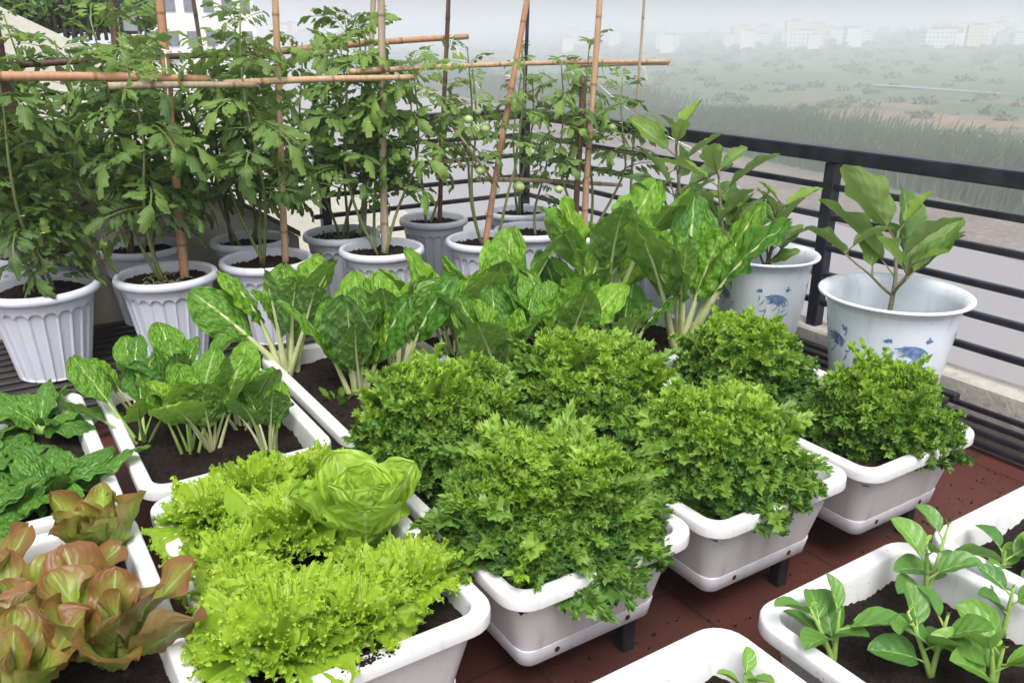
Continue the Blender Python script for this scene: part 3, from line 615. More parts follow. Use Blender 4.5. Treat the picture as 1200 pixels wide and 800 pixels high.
tpot('p4', 400, 270, 'fluted white pot of the back row with small weeds on its soil', .98)
tpot('p5', 447, 287, 'fluted white pot with brown cane in the middle of the front row', 1.02)
tpot('p6', 508, 253, 'fluted white pot of the back row beneath the dark thin cane', .95)
tpot('p7', 568, 277, 'fluted white pot holding the leaning bamboo cane', .98)
tpot('p8', 607, 244, 'fluted white pot at the far railing corner with the black pole', .95)
tpot('p9', 622, 266, 'fluted white pot just in front of the corner pot', .98)
tpot('p10', 692, 268, 'fluted white pot with twin tied canes near the right railing', .98)
tpot('p11', 758, 282, 'plain white pot half hidden behind the tall chard', .95)
# ------------------------------------------------------------------ blue-and-white pots
gp = G()
prof = [(0, .002), (.138, .002), (.145, .008)]+[(.145+(.185-.145)*(k/12)**.9, .008+.285*k/12) for k in range(1, 13)]
lathe(gp, prof, 120); ME_bb = gp.mesh('body', MT['bluepot'])
gp = G(); lathe(gp, [(.1845, .291), (.189, .303), (.200, .312), (.212, .316), (.214, .321), (.209, .325), (.199, .322), (.186, .312), (.179, .29), (.172, .20)], 120); ME_br = gp.mesh('rim', MT['bluepot'])
def prad(z): return .145+.04*max(0, (z-.008)/.285)**.9+.0012
def motif(th0, seed, z0=.13, S=1.):
    r = np.random.default_rng(seed); g = G()
    def stroke(pts, w):
        P = np.array(pts); n = len(P); T = np.gradient(P, axis=0); T /= np.linalg.norm(T, axis=1)[:, None]+1e-9; N = np.stack([-T[:, 1], T[:, 0]], 1)
        ww = w*np.sin(np.linspace(.15, PI-.1, n))**.7
        A = P+N*ww[:, None]; B = P-N*ww[:, None]; V = []
        for a, b in zip(A, B):
            for q in (a, b): z = q[1]+z0; rr = prad(z); th = th0+q[0]/.165; V.append((rr*math.cos(th), rr*math.sin(th), z))
        g.add(V, [(2*i, 2*i+1, 2*i+3, 2*i+2) for i in range(n-1)])
    for k in range(15):   # sweeping feather strokes
        a0 = r.uniform(.2, .6); R = (.018+.004*k)*S
        if R > .05*S: R = r.uniform(.02, .05)*S
        a = np.linspace(a0, a0+r.uniform(.8, 2.2), 8); stroke([(R*math.cos(q)*1.1, R*math.sin(q)*.85) for q in a], .0017*S+.0005)
    for k in range(16):
        x0, y0 = r.uniform(-.055, .05)*S, r.uniform(-.03, .04)*S; a = r.uniform(-.5, .9); l = r.uniform(.01, .028)*S
        stroke([(x0+l*q*math.cos(a+q*.6), y0+l*q*math.sin(a+q*.6)) for q in np.linspace(0, 1, 6)], .0018*S)
    for cx, cy in ((-.05, .055), (.042, .06)):
        for k in range(9):
            a = r.uniform(0, 6.28); l = r.uniform(.006, .016)*S
            stroke([(cx*S+l*q*math.cos(a), cy*S+l*q*math.sin(a)*.7) for q in np.linspace(0, 1, 4)], .0028*S)
    return g
def bpot(key, x, y, zb, s, lb, facing):
    t = thing('patterned_pot', lb, 'pot', (x, y, zb), 0, 'white pots with blue floral print'); t.scale = (s, s, 1)
    b = link('body', ME_bb, t); link('rim', ME_br, t)
    for k, d in enumerate((0, 1.35, -1.35, 2.7)): motif(facing+d, 920+k, .17, 1.1).obj('blue_print', MT['print'], b)
    o = link('soil', ME_psoil, t, (0, 0, .20)); o.scale = (1.18, 1.18, 1)
    POTS[key] = (x, y, zb+.205)
RZ = .19
cam_dir = lambda x, y: math.atan2(-y, -x)
e2x, e2y, _ = at(1049, 343, .51); e1x, e1y, _ = at(897, 297, .51)
bpot('e2', e2x, e2y, RZ, .985, 'white pot with flared rim and blue print, nearest the right edge', cam_dir(e2x, e2y)+.35)
bpot('e1', e1x, e1y, RZ, .84, 'white pot with flared rim and blue print in front of the railing post', cam_dir(e1x, e1y)+.3)
bpot('e0', 2.22, 2.28, RZ, .84, 'white patterned pot hidden behind the tall chard', cam_dir(2.22, 2.28)+.2)
# ------------------------------------------------------------------ eggplants
def eggplant(key, ht, nl, seed, lb, s0=1., dark=False, tb=.4, spread=.5, az0=0, dx=0, dy=0):
    x, y, z = POTS[key]; r = np.random.default_rng(seed); g = G(); gs = G(); m = 9
    br = [(0, 0)]
    def stem(P0, az, tl, H, r0):
        P = np.array([(P0[0]+math.cos(az)*math.sin(tl)*H*q, P0[1]+math.sin(az)*math.sin(tl)*H*q+.004*math.sin(q*9), P0[2]+math.cos(tl)*H*q) for q in np.linspace(0, 1, m)]); tube(gs, P, np.linspace(r0, r0*.45, m), 8); return P
    main = stem((0, 0, 0), az0, .12, ht, .0085)
    stems = [(main, 1.)]
    for k in range(3):
        q = r.uniform(.05, .45); p = main[int(q*(m-1))]; stems.append((stem(p, az0+k*2.1+r.uniform(-.3, .3)+1.2, r.uniform(.5, .8)*spread*1.6, ht*r.uniform(.4, .65), .0045), .8))
    for P, w in stems:
        cnt = nl if w == 1 else max(3, nl//3)
        for k in range(cnt):
            q = .45+.55*k/(cnt-1); p = np.array([np.interp(q, np.linspace(0, 1, m), P[:, j]) for j in range(3)]); s = s0*w*r.uniform(.7, 1.1)*(.6 if q > .95 else 1)
            def pr(t, a=r.uniform(.1, .16), ph=r.uniform(0, 1)): return np.clip(np.sin(PI*np.clip(t, 0, 1)**.82), 0, 1)**.7*(1+a*np.sin(t*15+ph))
            blade(g, .155*s, .082*s, pr, r.uniform(.2, .9)+.35*q, -r.uniform(.1, .7), k*2.4+r.uniform(-.4, .4), p, r, pet=.035*s, nt=26, ns=13, cup=.3, ruf=.09, rf=6, puck=.035, nv=5, slope=.6, tone=float(np.clip(tb-.4*(q > .85)+r.normal(0, .2), 0, 1)), gs=gs, sr=.003, roll=r.normal(0, .35))
    t = thing('eggplant', lb, 'plant', (x+dx, y+dy, z-.01), 0, 'young eggplants in patterned pots'); g.obj('foliage', MT['eggplant'], t); gs.obj('stem', MT['egdark' if dark else 'egstem'], t)
eggplant('e2', .30, 6, 701, 'young eggplant with broad spreading leaves in the right-hand patterned pot', 1.55, spread=.75, az0=1.)
eggplant('e1', .30, 7, 702, 'young dark-stemmed eggplant in front of the railing post', .95, True, .55, az0=-.4)
eggplant('e1', .40, 9, 703, 'taller eggplant with a big lobed top leaf left of the dark-stemmed one', 1.15, False, .55, az0=2.2, dx=-.09, dy=.09)
eggplant('e0', .50, 10, 704, 'bushy eggplant behind the tall chard', 1.1, False, .5, az0=2.)
# ------------------------------------------------------------------ tomato plants
def leaflet_t(r, L, W):
    nt, ns = 9, 5; t = np.linspace(0, 1, nt)[:, None]; s = np.linspace(-1, 1, ns)[None, :]; a = np.abs(s)
    z = np.where(np.arange(nt) % 2 == 1, 1.12, .80)[:, None]
    w = np.clip(np.sin(PI*t**.75), 0, 1)**.8*W/2; w = w*(1+(z-1)*(a > .7))
    x = s*w; y = t*L-.06*L*(a > .7)*np.where(np.arange(nt) % 2 == 1, -1, 1)[:, None]
    h = -.35*w*a+.05*L*np.sin(t*9+r.uniform(0, 6))*a
    V = bendmap(x, y+0*s, h, .1, -r.uniform(.3, 1.1), L)
    return V.reshape(-1, 3), grid_q(nt, ns), np.broadcast_to(s, (nt, ns)).ravel(), np.broadcast_to(t, (nt, ns)).ravel()
def tomato_leaf(r, L=.2, drop=-1.4):
    """compound leaf: arrays of V,Q,u,v + rachis points; grows along +Y, upper side +Z"""
    Vs, Qs, us, vs, n = [], [], [], [], 0
    spec = [(1., 0, .42)]+[(f, sd, sz) for f, sz in ((.28, .2), (.45, .34), (.6, .16), (.72, .36), (.85, .2)) for sd in (-1, 1)]
    for f, sd, sz in spec:
        l = L*sz*r.uniform(.85, 1.15); V, Q, u, v = leaflet_t(r, l, l*.46)
        if sd:
            a = sd*r.uniform(.9, 1.25); c, s = math.cos(a), math.sin(a); b = r.uniform(-.5, .2)
            V = np.stack([V[:, 0]*c+V[:, 1]*s, -V[:, 0]*s+V[:, 1]*c, V[:, 2]+b*np.hypot(V[:, 0], V[:, 1])*.6], 1)
            V[:, 0] += sd*.012
        V[:, 1] += f*L*.75
        Vs.append(V); Qs.append(Q+n); us.append(u); vs.append(v); n += len(V)
    V = np.concatenate(Vs)
    w = .0022; ry = np.linspace(0, .78*L, 7); R_ = np.array([(sx*w, y, -.001) for y in ry for sx in (-1, 1)])
    Qs.append(np.array([(2*i, 2*i+1, 2*i+3, 2*i+2) for i in range(6)])+n); V = np.concatenate([V, R_]); us.append(np.zeros(14)); vs.append(np.zeros(14))
    return V, np.concatenate(Qs), np.concatenate(us), np.concatenate(vs)
rt = np.random.default_rng(5)
TL = [tomato_leaf(rt) for _ in range(10)]
def tomato(key, H, n, seed, lb, lean=(0, 0), bare=.3, s0=1., dense=1.9, fruits=(), mat='tomato', stems=3, tb=.6, rad=.15, zmax=1.):
    x, y, z = POTS[key]; r = np.random.default_rng(seed); g = G(); gs = G(); n = int(n*(dense if n > 20 else 1.5)); n = int(n*1.25); s0 = s0*(1.1 if n > 30 else 1.02); bare = bare*.75
    for b in range(stems):
        az = b*PI*2/stems+r.uniform(0, 2); Hb = H*r.uniform(.82, 1.0) if b else H; m = 16
        off = rad*(0.6 if stems == 1 else 1)
        ph = r.uniform(0, 6)
        P = np.array([(.02*math.cos(az)+lean[0]*q+off*math.cos(az)*min(1, q*2.2)*.8+.02*math.sin(q*7+ph), .02*math.sin(az)+lean[1]*q+off*math.sin(az)*min(1, q*2.2)*.8+.02*math.cos(q*6+ph), Hb*q) for q in np.linspace(0, 1, m)])
        tube(gs, P, np.linspace(.0068, .0026, m), 7)
        nn = n//stems
        for k in range(nn):
            q = bare+(1-bare)*(k+r.uniform(0, .8))/nn; q = min(q, 1.); p = np.array([np.interp(q, np.linspace(0, 1, m), P[:, j]) for j in range(3)])
            V, Q, u, v = TL[r.integers(0, 10)]; s = s0*r.uniform(.85, 1.3)*(1 if q < .85 else .7)
            W = V*s; W = bendmap(W[:, 0], W[:, 1], W[:, 2], r.uniform(.1, .8)+(.4 if q > .9 else 0), -r.uniform(.9, 2.0)*(1 if q < .9 else .7), .2*s, 1.1)
            W = place(W, k*2.4+r.uniform(-.6, .6), p, roll=r.normal(0, .45))
            g.add(W, Q, None, u, v, float(np.clip(tb-.55*(q-.55)+r.normal(0, .2), 0, 1)))
    t = thing('tomato_plant', lb, 'tomato plant', (x, y, z-.005), 0, 'staked tomato plants'); g.obj('foliage', MT[mat], t); gs.obj('stem', MT['tomstem'], t)
    for (px, py, rr) in fruits:
        P = atY(px, py, y-.10); gf = G(); sphere(gf, (0, 0, 0), rr, 9, (1, 1, .82), fn=lambda d: 1+.03*np.cos(5*np.arctan2(d[..., 1], d[..., 0]))); sphere(gf, (0, 0, rr*.8), rr*.25, 5, (1.6, 1.6, .3))
        o = gf.obj('tomato', MT['fruit'], t); o.location = (P[0]-x, P[1]-y, P[2]-(z-.005))
    if mat == 'tomato' and r.random() < .9:
        for k in range(5):
            gf = G(); a = r.uniform(0, 6.28)
            for j in range(5): blade(gf, .011, .006, ovate, .5, -.8, j*1.256, (0, 0, 0), r, nt=5, ns=3, puck=0)
            o = gf.obj('flower', MT['flower'], t); o.location = (lean[0]*.8+.16*math.cos(a), lean[1]*.8-.12*abs(math.sin(a))-.04, H*r.uniform(.55, .95))
tomato('p1', .42, 12, 801, 'low leafy tomato shoot in the nearest left pot', s0=.85, stems=1, bare=.15, tb=.55, rad=.04)
tomato('p1', .98, 30, 802, 'tall tomato plant at the left edge beside the black post', lean=(-.05, .02), bare=.3, tb=.7)
tomato('p1b', .92, 28, 803, 'tomato plant behind the one at the left edge', bare=.25, tb=.8)
tomato('p2', .92, 32, 804, 'tomato plant climbing the orange bamboo cane', lean=(.02, 0), bare=.34, tb=.6)
tomato('p2b', .86, 30, 805, 'tomato plant behind the orange cane, by the beige wall', lean=(-.05, 0), bare=.32, tb=.85)
tomato('p3b', .82, 26, 806, 'tomato plant with a dark leaning stick behind the dirty-rimmed pot', lean=(-.06, 0), bare=.36, tb=.8, s0=.9)
tomato('p3', .94, 30, 807, 'tomato plant on the stout cane above the thick stalked chard', lean=(.0, 0), bare=.38, tb=.6)
tomato('p4', .92, 30, 808, 'tomato plant above the weedy back pot', bare=.38, tb=.65, lean=(.02, 0))
tomato('p5', .90, 32, 809, 'tomato plant on the brown cane in the middle of the picture', bare=.38, tb=.5, fruits=(), lean=(.03, 0))
tomato('p6', .78, 9, 810, 'sparse tomato plant on the dark thin cane with a long green side shoot', bare=.6, tb=.4, s0=.8, stems=2, lean=(.04, 0))
tomato('p6', .55, 9, 815, 'withered tomato shoot hanging beside the leaning cane', mat='dry', bare=.55, s0=.7, lean=(.15, 0), stems=1)
tomato('p7', .80, 16, 811, 'tomato plant with a cluster of pale green fruit on the leaning cane', lean=(.02, 0), bare=.55, s0=.7, tb=.5, fruits=((549, 140, .019), (556, 152, .024), (568, 151, .021), (560, 131, .014), (563, 200, .02)))
tomato('p8', .80, 14, 812, 'thin tomato plant at the far corner of the railing', bare=.6, s0=.7, tb=.55, lean=(.02, -.03))
tomato('p9', .42, 8, 813, 'short bright tomato shoot with round green fruit low on its stem', bare=.55, s0=.55, tb=.2, lean=(.03, 0), stems=1, fruits=((608, 219, .026), (642, 176, .014)))
tomato('p10', .82, 22, 814, 'tomato plant tied to the twin canes near the right railing', bare=.5, s0=.8, tb=.6, lean=(-.02, 0), fruits=((717, 149, .016), (655, 222, .018)))
# weeds on pot soil
r = np.random.default_rng(31); g = G()
for k in range(16):
    az = r.uniform(0, 6.28); a0 = r.uniform(0, 6.28); q = r.uniform(.03, .1)
    for j in range(4): blade(g, .03, .009, ovate, r.uniform(.5, 1.3), -.6, az+j*1.5, (q*math.cos(a0), q*math.sin(a0), .03*r.random()), r, nt=7, ns=5, puck=0)
t = thing('weed_tuft', 'small green weeds sprouting on the soil of the weedy back pot', 'weeds', POTS['p4']); g.obj('foliage', MT['spinach'], t)
g = G()
for k in range(40):
    a0 = r.uniform(0, 6.28); q = r.uniform(.02, .09); p = np.array((q*math.cos(a0)-.03, q*math.sin(a0)-.03, .012+r.uniform(0, .012))); a = r.uniform(0, 6.28); l = r.uniform(.02, .05)
    tube(g, [p, p+np.array((math.cos(a)*l*.5, math.sin(a)*l*.5, .006)), p+np.array((math.cos(a)*l, math.sin(a)*l, 0))], .0013, 5)
o = g.obj('dry_clippings', simple('straw', (.35, .33, .16), (.24, .28, .1), 50, .8)); o.location = POTS['p2']; tag(o, 'dry yellow-green clippings on the soil around the orange cane', 'clippings')
# ------------------------------------------------------------------ bamboo canes
def cane(A, B, rad, mat, lb, name='bamboo_cane', cat='cane', ext=0, bend=.006, grp='bamboo canes of the tomato trellis'):
    A, B = np.array(A), np.array(B); B = B+(B-A)*ext; Ld = np.linalg.norm(B-A); n = max(8, int(Ld/.026)); q = np.linspace(0, 1, n)
    P = A+(B-A)*q[:, None]; P[:, 2] += bend*np.sin(q*PI)*Ld; P[:, 1] += bend*.7*np.sin(q*2*PI)*Ld
    s = q*Ld; d = np.abs(((s/.26) % 1)-.5)*.26; R = rad*(1.06-.16*q)*(1+.12*np.exp(-(d/.006)**2))
    P = P-P[0]; g = G(); tube(g, P, R, 10); o = g.obj(name, MT[mat]); o.location = A; return tag(o, lb, cat, grp)
YF, YB = POTS['p2'][1], POTS['p2b'][1]
def vc(key, bx, by, tx, ty, rad, mat, lb, dy=0):
    Y = POTS[key][1]+dy; A = atY(bx, by, Y); B = atY(tx, ty, Y); A = (A[0], A[1], min(A[2], POTS[key][2]-.0)); cane(A, B, rad, mat, lb, ext=.25)
vc('p2', 216, 322, 187, 0, .0155, 'bambooo', 'orange-brown upright bamboo cane, the leftmost thick one')
vc('p3', 334, 302, 322, 0, .0125, 'bamboo', 'tan upright bamboo cane behind the thick stalked chard')
vc('p5', 451, 290, 446, 0, .0145, 'bamboog', 'upright bamboo cane in the middle pot of the front row')
vc('p4', 425, 268, 437, 0, .012, 'bamboog', 'upright cane just behind the middle one, in the weedy back pot')
vc('p7', 568, 279, 617, 0, .0125, 'bambooo', 'reddish bamboo cane leaning to the right')
vc('p10', 684, 270, 702, 0, .0135, 'bamboo', 'upright tan bamboo cane with twine knots near the right railing')
vc('p10', 738, 250, 754, 0, .006, 'bamboog', 'thinnest pale stick, rightmost of the trellis', .12)
vc('p6', 515, 257, 525, 0, .0105, 'bambood', 'dark brown thin cane between the middle and leaning canes')
vc('p8', 611, 240, 618, 0, .009, 'black', 'black pole rising from the corner pot')
vc('p2b', 152, 290, 131, 0, .0145, 'bambood', 'dark brown cane behind the orange one')
vc('p3b', 272, 285, 226, 0, .008, 'bambood', 'dark leaning stick left of the tan upright cane')
vc('p10', 674, 268, 681, 130, .013, 'bambood', 'dark short stake tied to the tan cane', -.015)
P = atY(9, 100, 3.5)
cane((P[0], 3.5, 0.0), (P[0]-.01, 3.5, 1.6), .02, 'bambood', 'dark rough post at the left edge of the picture')
YH = YF-.10
cane(atY(-60, 90, YH), atY(246, 93, YH), .0145, 'bambooo', 'horizontal bamboo cane at the left, upper one of two')
cane(atY(127, 101, YH-.035), atY(300, 100, YH-.03), .0115, 'bamboog', 'short horizontal bamboo cane lashed just below the left one')
cane(atY(262, 98, YH), atY(484, 91, YH), .012, 'bamboo', 'horizontal bamboo cane crossing the tan upright cane')
cane(atY(410, 84, YH+.03), atY(784, 72, YH+.03), .010, 'bamboo', 'long thin horizontal cane running right past the twine knots')
cane(atY(-40, 80, YB), atY(330, 62, YB), .0125, 'bambood', 'dark horizontal cane behind the left tomatoes')
cane(atY(300, 63, YB-.03), atY(548, 43, YB-.03), .0145, 'bambooo', 'upper horizontal cane whose cut end shows in the middle of the sky')
cane(atY(672, 78, YH+.05), atY(783, 75, YH+.05), .008, 'bamboog', 'short grey horizontal stick beside the twine knots')
cane(atY(558, 210, YH), atY(728, 217, YH), .010, 'bamboog', 'low pale broken cane lashed across the leaning cane')
cane(atY(524, 140, YH+.1), atY(575, 208, YH), .006, 'bamboog', 'thin withered stick slanting down to the leaning cane')
# ------------------------------------------------------------------ twine
def tie(px, py, Y, rad, lb, seed=0, tails=2):
    c = np.array(atY(px, py, Y)); r = np.random.default_rng(seed+1); g = G()
    for k in range(4):
        a = np.linspace(0, 2*PI, 16); tl = r.uniform(-.5, .5)
        P = np.stack([np.cos(a)*rad*1.25, np.sin(a)*rad*1.25, np.sin(a+r.uniform(0, 6))*rad*tl+r.uniform(-.008, .008)+0*a], 1); tube(g, P, .0032, 5)
    for k in range(tails):
        a = r.uniform(-1, 1); l = r.uniform(.03, .09); q = np.linspace(0, 1, 8)
        P = np.stack([q*l*math.sin(a)*.6, -rad-.004-q*0.012, -q*l*(.7+.3*q)+.01*np.sin(q*6)], 1); tube(g, P, .0024, 5)
    o = g.obj('twine_tie', MT['string']); o.location = c; tag(o, lb, 'twine', 'white twine knots on the canes')
for i, (px, py, Y, rd, lb) in enumerate(((195, 93, YF, .026, 'white twine knot where the orange cane meets the left horizontal canes'), (192, 61, YF-.005, .018, 'white twine knot high on the orange cane'),
    (448, 52, YB-.03, .02, 'white twine knot above the middle cane'), (603, 75, YF, .017, 'white twine knot on the leaning cane at the horizontal cane'), (697, 68, YF, .02, 'white twine bundle at the top of the tan cane near the railing'),
    (692, 100, YF, .018, 'white twine loop under the bundle on the tan cane'), (685, 160, YF, .02, 'white twine loop halfway down the tan cane'), (576, 208, YF, .02, 'white twine bundle lashing the low broken cane'),
    (750, 77, YF+.1, .009, 'white twine knot on the thinnest stick'), (526, 44, YB-.03, .016, 'white twine knot on the dark thin cane'), (140, 66, YB, .018, 'white twine knot on the dark cane behind the orange one'), (449, 268, YF, .019, 'white twine loop low on the middle cane'), (598, 92, YF, .016, 'white twine loop just below the leaning cane knot'))):
    tie(px, py, Y, rd, lb, i, 2 if i != 7 else 9)
g = G(); A = np.array(atY(700, 98, YF-.02)); B = np.array(atX(828, 182, 2.5)); q = np.linspace(0, 1, 24)
Pq = A+(B-A)*q[:, None]; Pq[:, 2] -= .03*np.sin(q*PI); tube(g, Pq-A, .0028, 6); o = g.obj('guy_string', MT['string']); o.location = A; tag(o, 'white cord stretched from the tan cane down to the balcony railing', 'cord')
g = G(); A = np.array(atY(527, 44, YB-.03)); B = np.array(atY(562, 104, YF)); Pq = A+(B-A)*q[:, None]; tube(g, Pq-A, .0016, 5); o = g.obj('guy_string', MT['string']); o.location = A; tag(o, 'thin white string slanting down from the end of the upper cane', 'cord')
# ------------------------------------------------------------------ terrace: floor, racks, kerb, railing
RX, RY = 2.55, 3.86
g = G(); box(g, (0, 1.2, -.15), (5.2, 5.6, .3)); g.obj('terrace_floor', MT['floor'])['kind'] = 'structure'
C.objects['terrace_floor'].location = (0, 0, 0)
def rack(x0, x1, y0, y1, z, along, n, lb):
    t = thing('slatted_rack', lb, 'rack', (x0, y0, 0)); W, D = x1-x0, y1-y0
    for i in range(n):
        g = G()
        if along == 'x': yy = D*(i+.5)/n; bbox(g, (W/2, yy, z-.0125), (W, D/n*.52, .022), .003)
        else: xx = W*(i+.5)/n; bbox(g, (xx, D/2, z-.0125), (W/n*.52, D, .022), .003)
        g.obj('slat', MT['blackslat'], t)
    g = G(); leg = z-.05
    for fx in (.03, .5, .97):
        if along == 'x': bbox(g, (W*fx, D/2, z-.036), (.03, D, .022), .002)
    for fy in (.05, .5, .95):
        if along == 'y': bbox(g, (W/2, D*fy, z-.036), (W, .03, .022), .002)
    g.obj('crossbars', MT['blackslat'], t)
    for fx in (.03, .97):
        for fy in (.05, .95): g = G(); bbox(g, (W*fx, D*fy, (z-.05)/2), (.03, .03, z-.05), .002); g.obj('leg', MT['blackslat'], t)
rack(-.45, 2.35, 2.72, 3.75, RACKZ, 'x', 15, 'long low black slatted rack under the fluted tomato pots')
rack(1.98, 2.44, 1.27, 2.66, RZ, 'y', 8, 'low black slatted rack under the patterned pots by the kerb')
g = G(); bbox(g, (RX+.005, 1.3, .095), (.11, 5.3, .215), .008); o = g.obj('concrete_kerb', MT['kerb']); tag(o, 'weathered pale concrete kerb under the right-hand railing', 'kerb')
g = G(); bbox(g, (1.935, RY+.01, .095), (1.12, .11, .215), .008); o = g.obj('concrete_kerb', MT['kerb']); tag(o, 'concrete kerb at the far end of the terrace behind the tomato pots', 'kerb')
t = thing('floor_grille', 'black bars running low along the kerb beside the rightmost planter', 'grille', (RX-.075, 0, 0))
for i in range(4): g = G(); bbox(g, (0, .75, .028+i*.036), (.012, 2.6, .017), .002); g.obj('bar', MT['black'], t)
for y in (-.3, .95, 1.9): g = G(); bbox(g, (.009, y, .07), (.006, .02, .14), .002); g.obj('upright', MT['black'], t)
zt = ZC+ray(1200, 200)[2]/ray(1200, 200)[0]*RX
def railing(lb, ax, a0, a1, fixed, posts):
    t = thing('metal_railing', lb, 'railing', (RX, RY, .2) if False else (0, 0, 0), 0, 'black metal railings of the terrace')
    def bar(z, w, h, nm, a0=a0, a1=a1):
        g = G(); c = (a0+a1)/2; L = a1-a0
        bbox(g, (fixed, c, z) if ax == 'y' else (c, fixed, z), (w, L, h) if ax == 'y' else (L, w, h), .004); return g.obj(nm, MT['black'], t)
    bar(zt-.025, .06, .05, 'top_rail')
    for py in (257, 300, 345, 384, 425):
        z = ZC+ray(1200, py)[2]/ray(1200, py)[0]*RX; bar(z, .022, .022, 'bar')
    for p in posts:
        g = G(); z1 = zt-.052; z0 = .2
        bbox(g, (fixed, p, (z0+z1)/2) if ax == 'y' else (p, fixed, (z0+z1)/2), (.045, .045, z1-z0), .004); g.obj('post', MT['black'], t)
yp = atX(978, 187, RX)[1]
railing('black metal railing along the right side, overlooking the river', 'y', -1.2, RY+.03, RX, (yp-1.85, yp, RY))
railing('black metal railing across the far end behind the tomato plants', 'x', 1.36, RX-.032, RY, (1.42,))
r = np.random.default_rng(44); g = G()
O8 = np.array([(1, 0, 0), (-1, 0, 0), (0, 1, 0), (0, -1, 0), (0, 0, .8), (0, 0, -.8)]); T8 = [(0, 2, 4), (2, 1, 4), (1, 3, 4), (3, 0, 4), (2, 0, 5), (1, 2, 5), (3, 1, 5), (0, 3, 5)]
for k in range(700):
    q = .0015+.004*r.random()**3
    if k < 420: p = (r.uniform(.5, 2.4), r.uniform(.72, 1.15), q*.5)
    else: p = (.385+r.normal(0, .02), ROW1+.014+r.normal(0, .006), ZB+PHT+q*.4)
    if k > 520: p = (r.uniform(1.9, 2.4), r.uniform(.3, 1.2), q*.5)
    g.add(O8*q*r.uniform(.6, 1.3, (6, 1))+np.array(p), None, T8)
o = g.obj('spilled_soil', MT['soil']); o['kind'] = 'stuff'; o['label'] = 'spilled soil crumbs on the red floor and planter rim'; o['category'] = 'soil'
# ------------------------------------------------------------------ neighbour: walls, hedge, fence, lantern
def slab_wall(pts, Y, th, zlow, mat, name, lb, cope=None):
    P = [atY(a, b, Y) for a, b in pts]; g = G(); xs = [p[0] for p in P]; zs = [p[2] for p in P]; x0 = xs[0]-2.5; z0 = zs[0]+(zs[0]-zs[-1])/(xs[-1]-xs[0])*2.5
    xs = [x0]+xs; zs = [z0]+zs; n = len(xs)
    top = [(x, Y+d, z) for d in (0, th) for x, z in zip(xs, zs)]; bot = [(x, Y+d, zlow) for d in (0, th) for x in xs]
    for i in range(n-1):
        g.add([bot[i], bot[i+1], top[i+1], top[i]], [(0, 1, 2, 3)]); g.add([top[i], top[i+1], top[n+i+1], top[n+i]], [(0, 1, 2, 3)]); g.add([top[n+i], top[n+i+1], bot[n+i+1], bot[n+i]], [(0, 1, 2, 3)])
    g.add([bot[n-1], bot[2*n-1], top[2*n-1], top[n-1]], [(0, 1, 2, 3)])
    t = thing(name, lb, 'wall', (xs[1], Y, zlow)); o = g.obj('wall_face', mat, t, False); o.location = (-xs[1], -Y, -zlow)
    if cope:
        g = G(); q = [(x, z) for x, z in zip(xs, zs)]
        for (xa, za), (xb, zb_) in zip(q[:-1], q[1:]):
            V = [(x, Y+d, z+h) for h in (.003, .03) for x, z, in ((xa, za), (xb, zb_)) for d in (-.03, th+.03)]
            g.add(V, [(0, 2, 3, 1), (4, 5, 7, 6), (0, 1, 5, 4), (2, 6, 7, 3), (0, 4, 6, 2), (1, 3, 7, 5)])
        o = g.obj('coping', cope, t, False); o.location = (-xs[1], -Y, -zlow)
slab_wall([(45, 150), (240, 222), (350, 277)], 3.86, .12, -3, MT['wallbeige'], 'sloping_wall', 'beige wall with sloping dark top behind the left pots', MT['copingdark'])
slab_wall([(0, 8), (120, 64), (480, 250)], 5.6, .2, -3, MT['cream'], 'sloping_wall', 'pale cream gable wall rising to the top left corner')
YN = 8.5
A = atY(-80, 42, YN); B = atY(152, 42, YN)
t = thing('picket_fence', 'dark picket fence in front of the hedge at the top left', 'fence', (A[0], YN, A[2]))
for i in range(24):
    g = G(); x = (B[0]-A[0])*i/23; bbox(g, (x, 0, .13), (.03, .02, .34), .004); g.obj('picket', MT['blackslat'], t)
g = G()
for z in (.04, .24): bbox(g, ((B[0]-A[0])/2, .022, z), (B[0]-A[0]+.1, .02, .03), .003)
g.obj('fence_rail', MT['blackslat'], t)
A2 = atY(157, 41, YN-.1)
g = G(); bbox(g, (0, 0, -1.5), (.24, .24, 3.0), .01); bbox(g, (0, 0, .015), (.29, .29, .03), .008); o = g.obj('pillar', MT['greenpillar']); o.location = (A2[0], A2[1], A2[2]-.03); tag(o, 'pale green masonry pillar under the black lantern', 'pillar')
t = thing('lantern', 'black square lantern standing on the pale green pillar', 'lantern', (A2[0]-.03, A2[1], A2[2]+.003))
g = G(); bbox(g, (0, 0, .012), (.17, .17, .02), .004); g.obj('base', MT['black'], t)
g = G(); bbox(g, (0, 0, .12), (.12, .12, .19), .004); g.obj('glass', MT['glass'], t)
for sx in (-1, 1):
    for sy in (-1, 1): g = G(); bbox(g, (sx*.07, sy*.07, .12), (.018, .018, .2), .002); g.obj('frame_bar', MT['black'], t)
g = G(); lathe(g, [(.125, .222), (.125, .235), (.03, .285), (.0, .29)], 4); g.obj('cap', MT['black'], t, False)
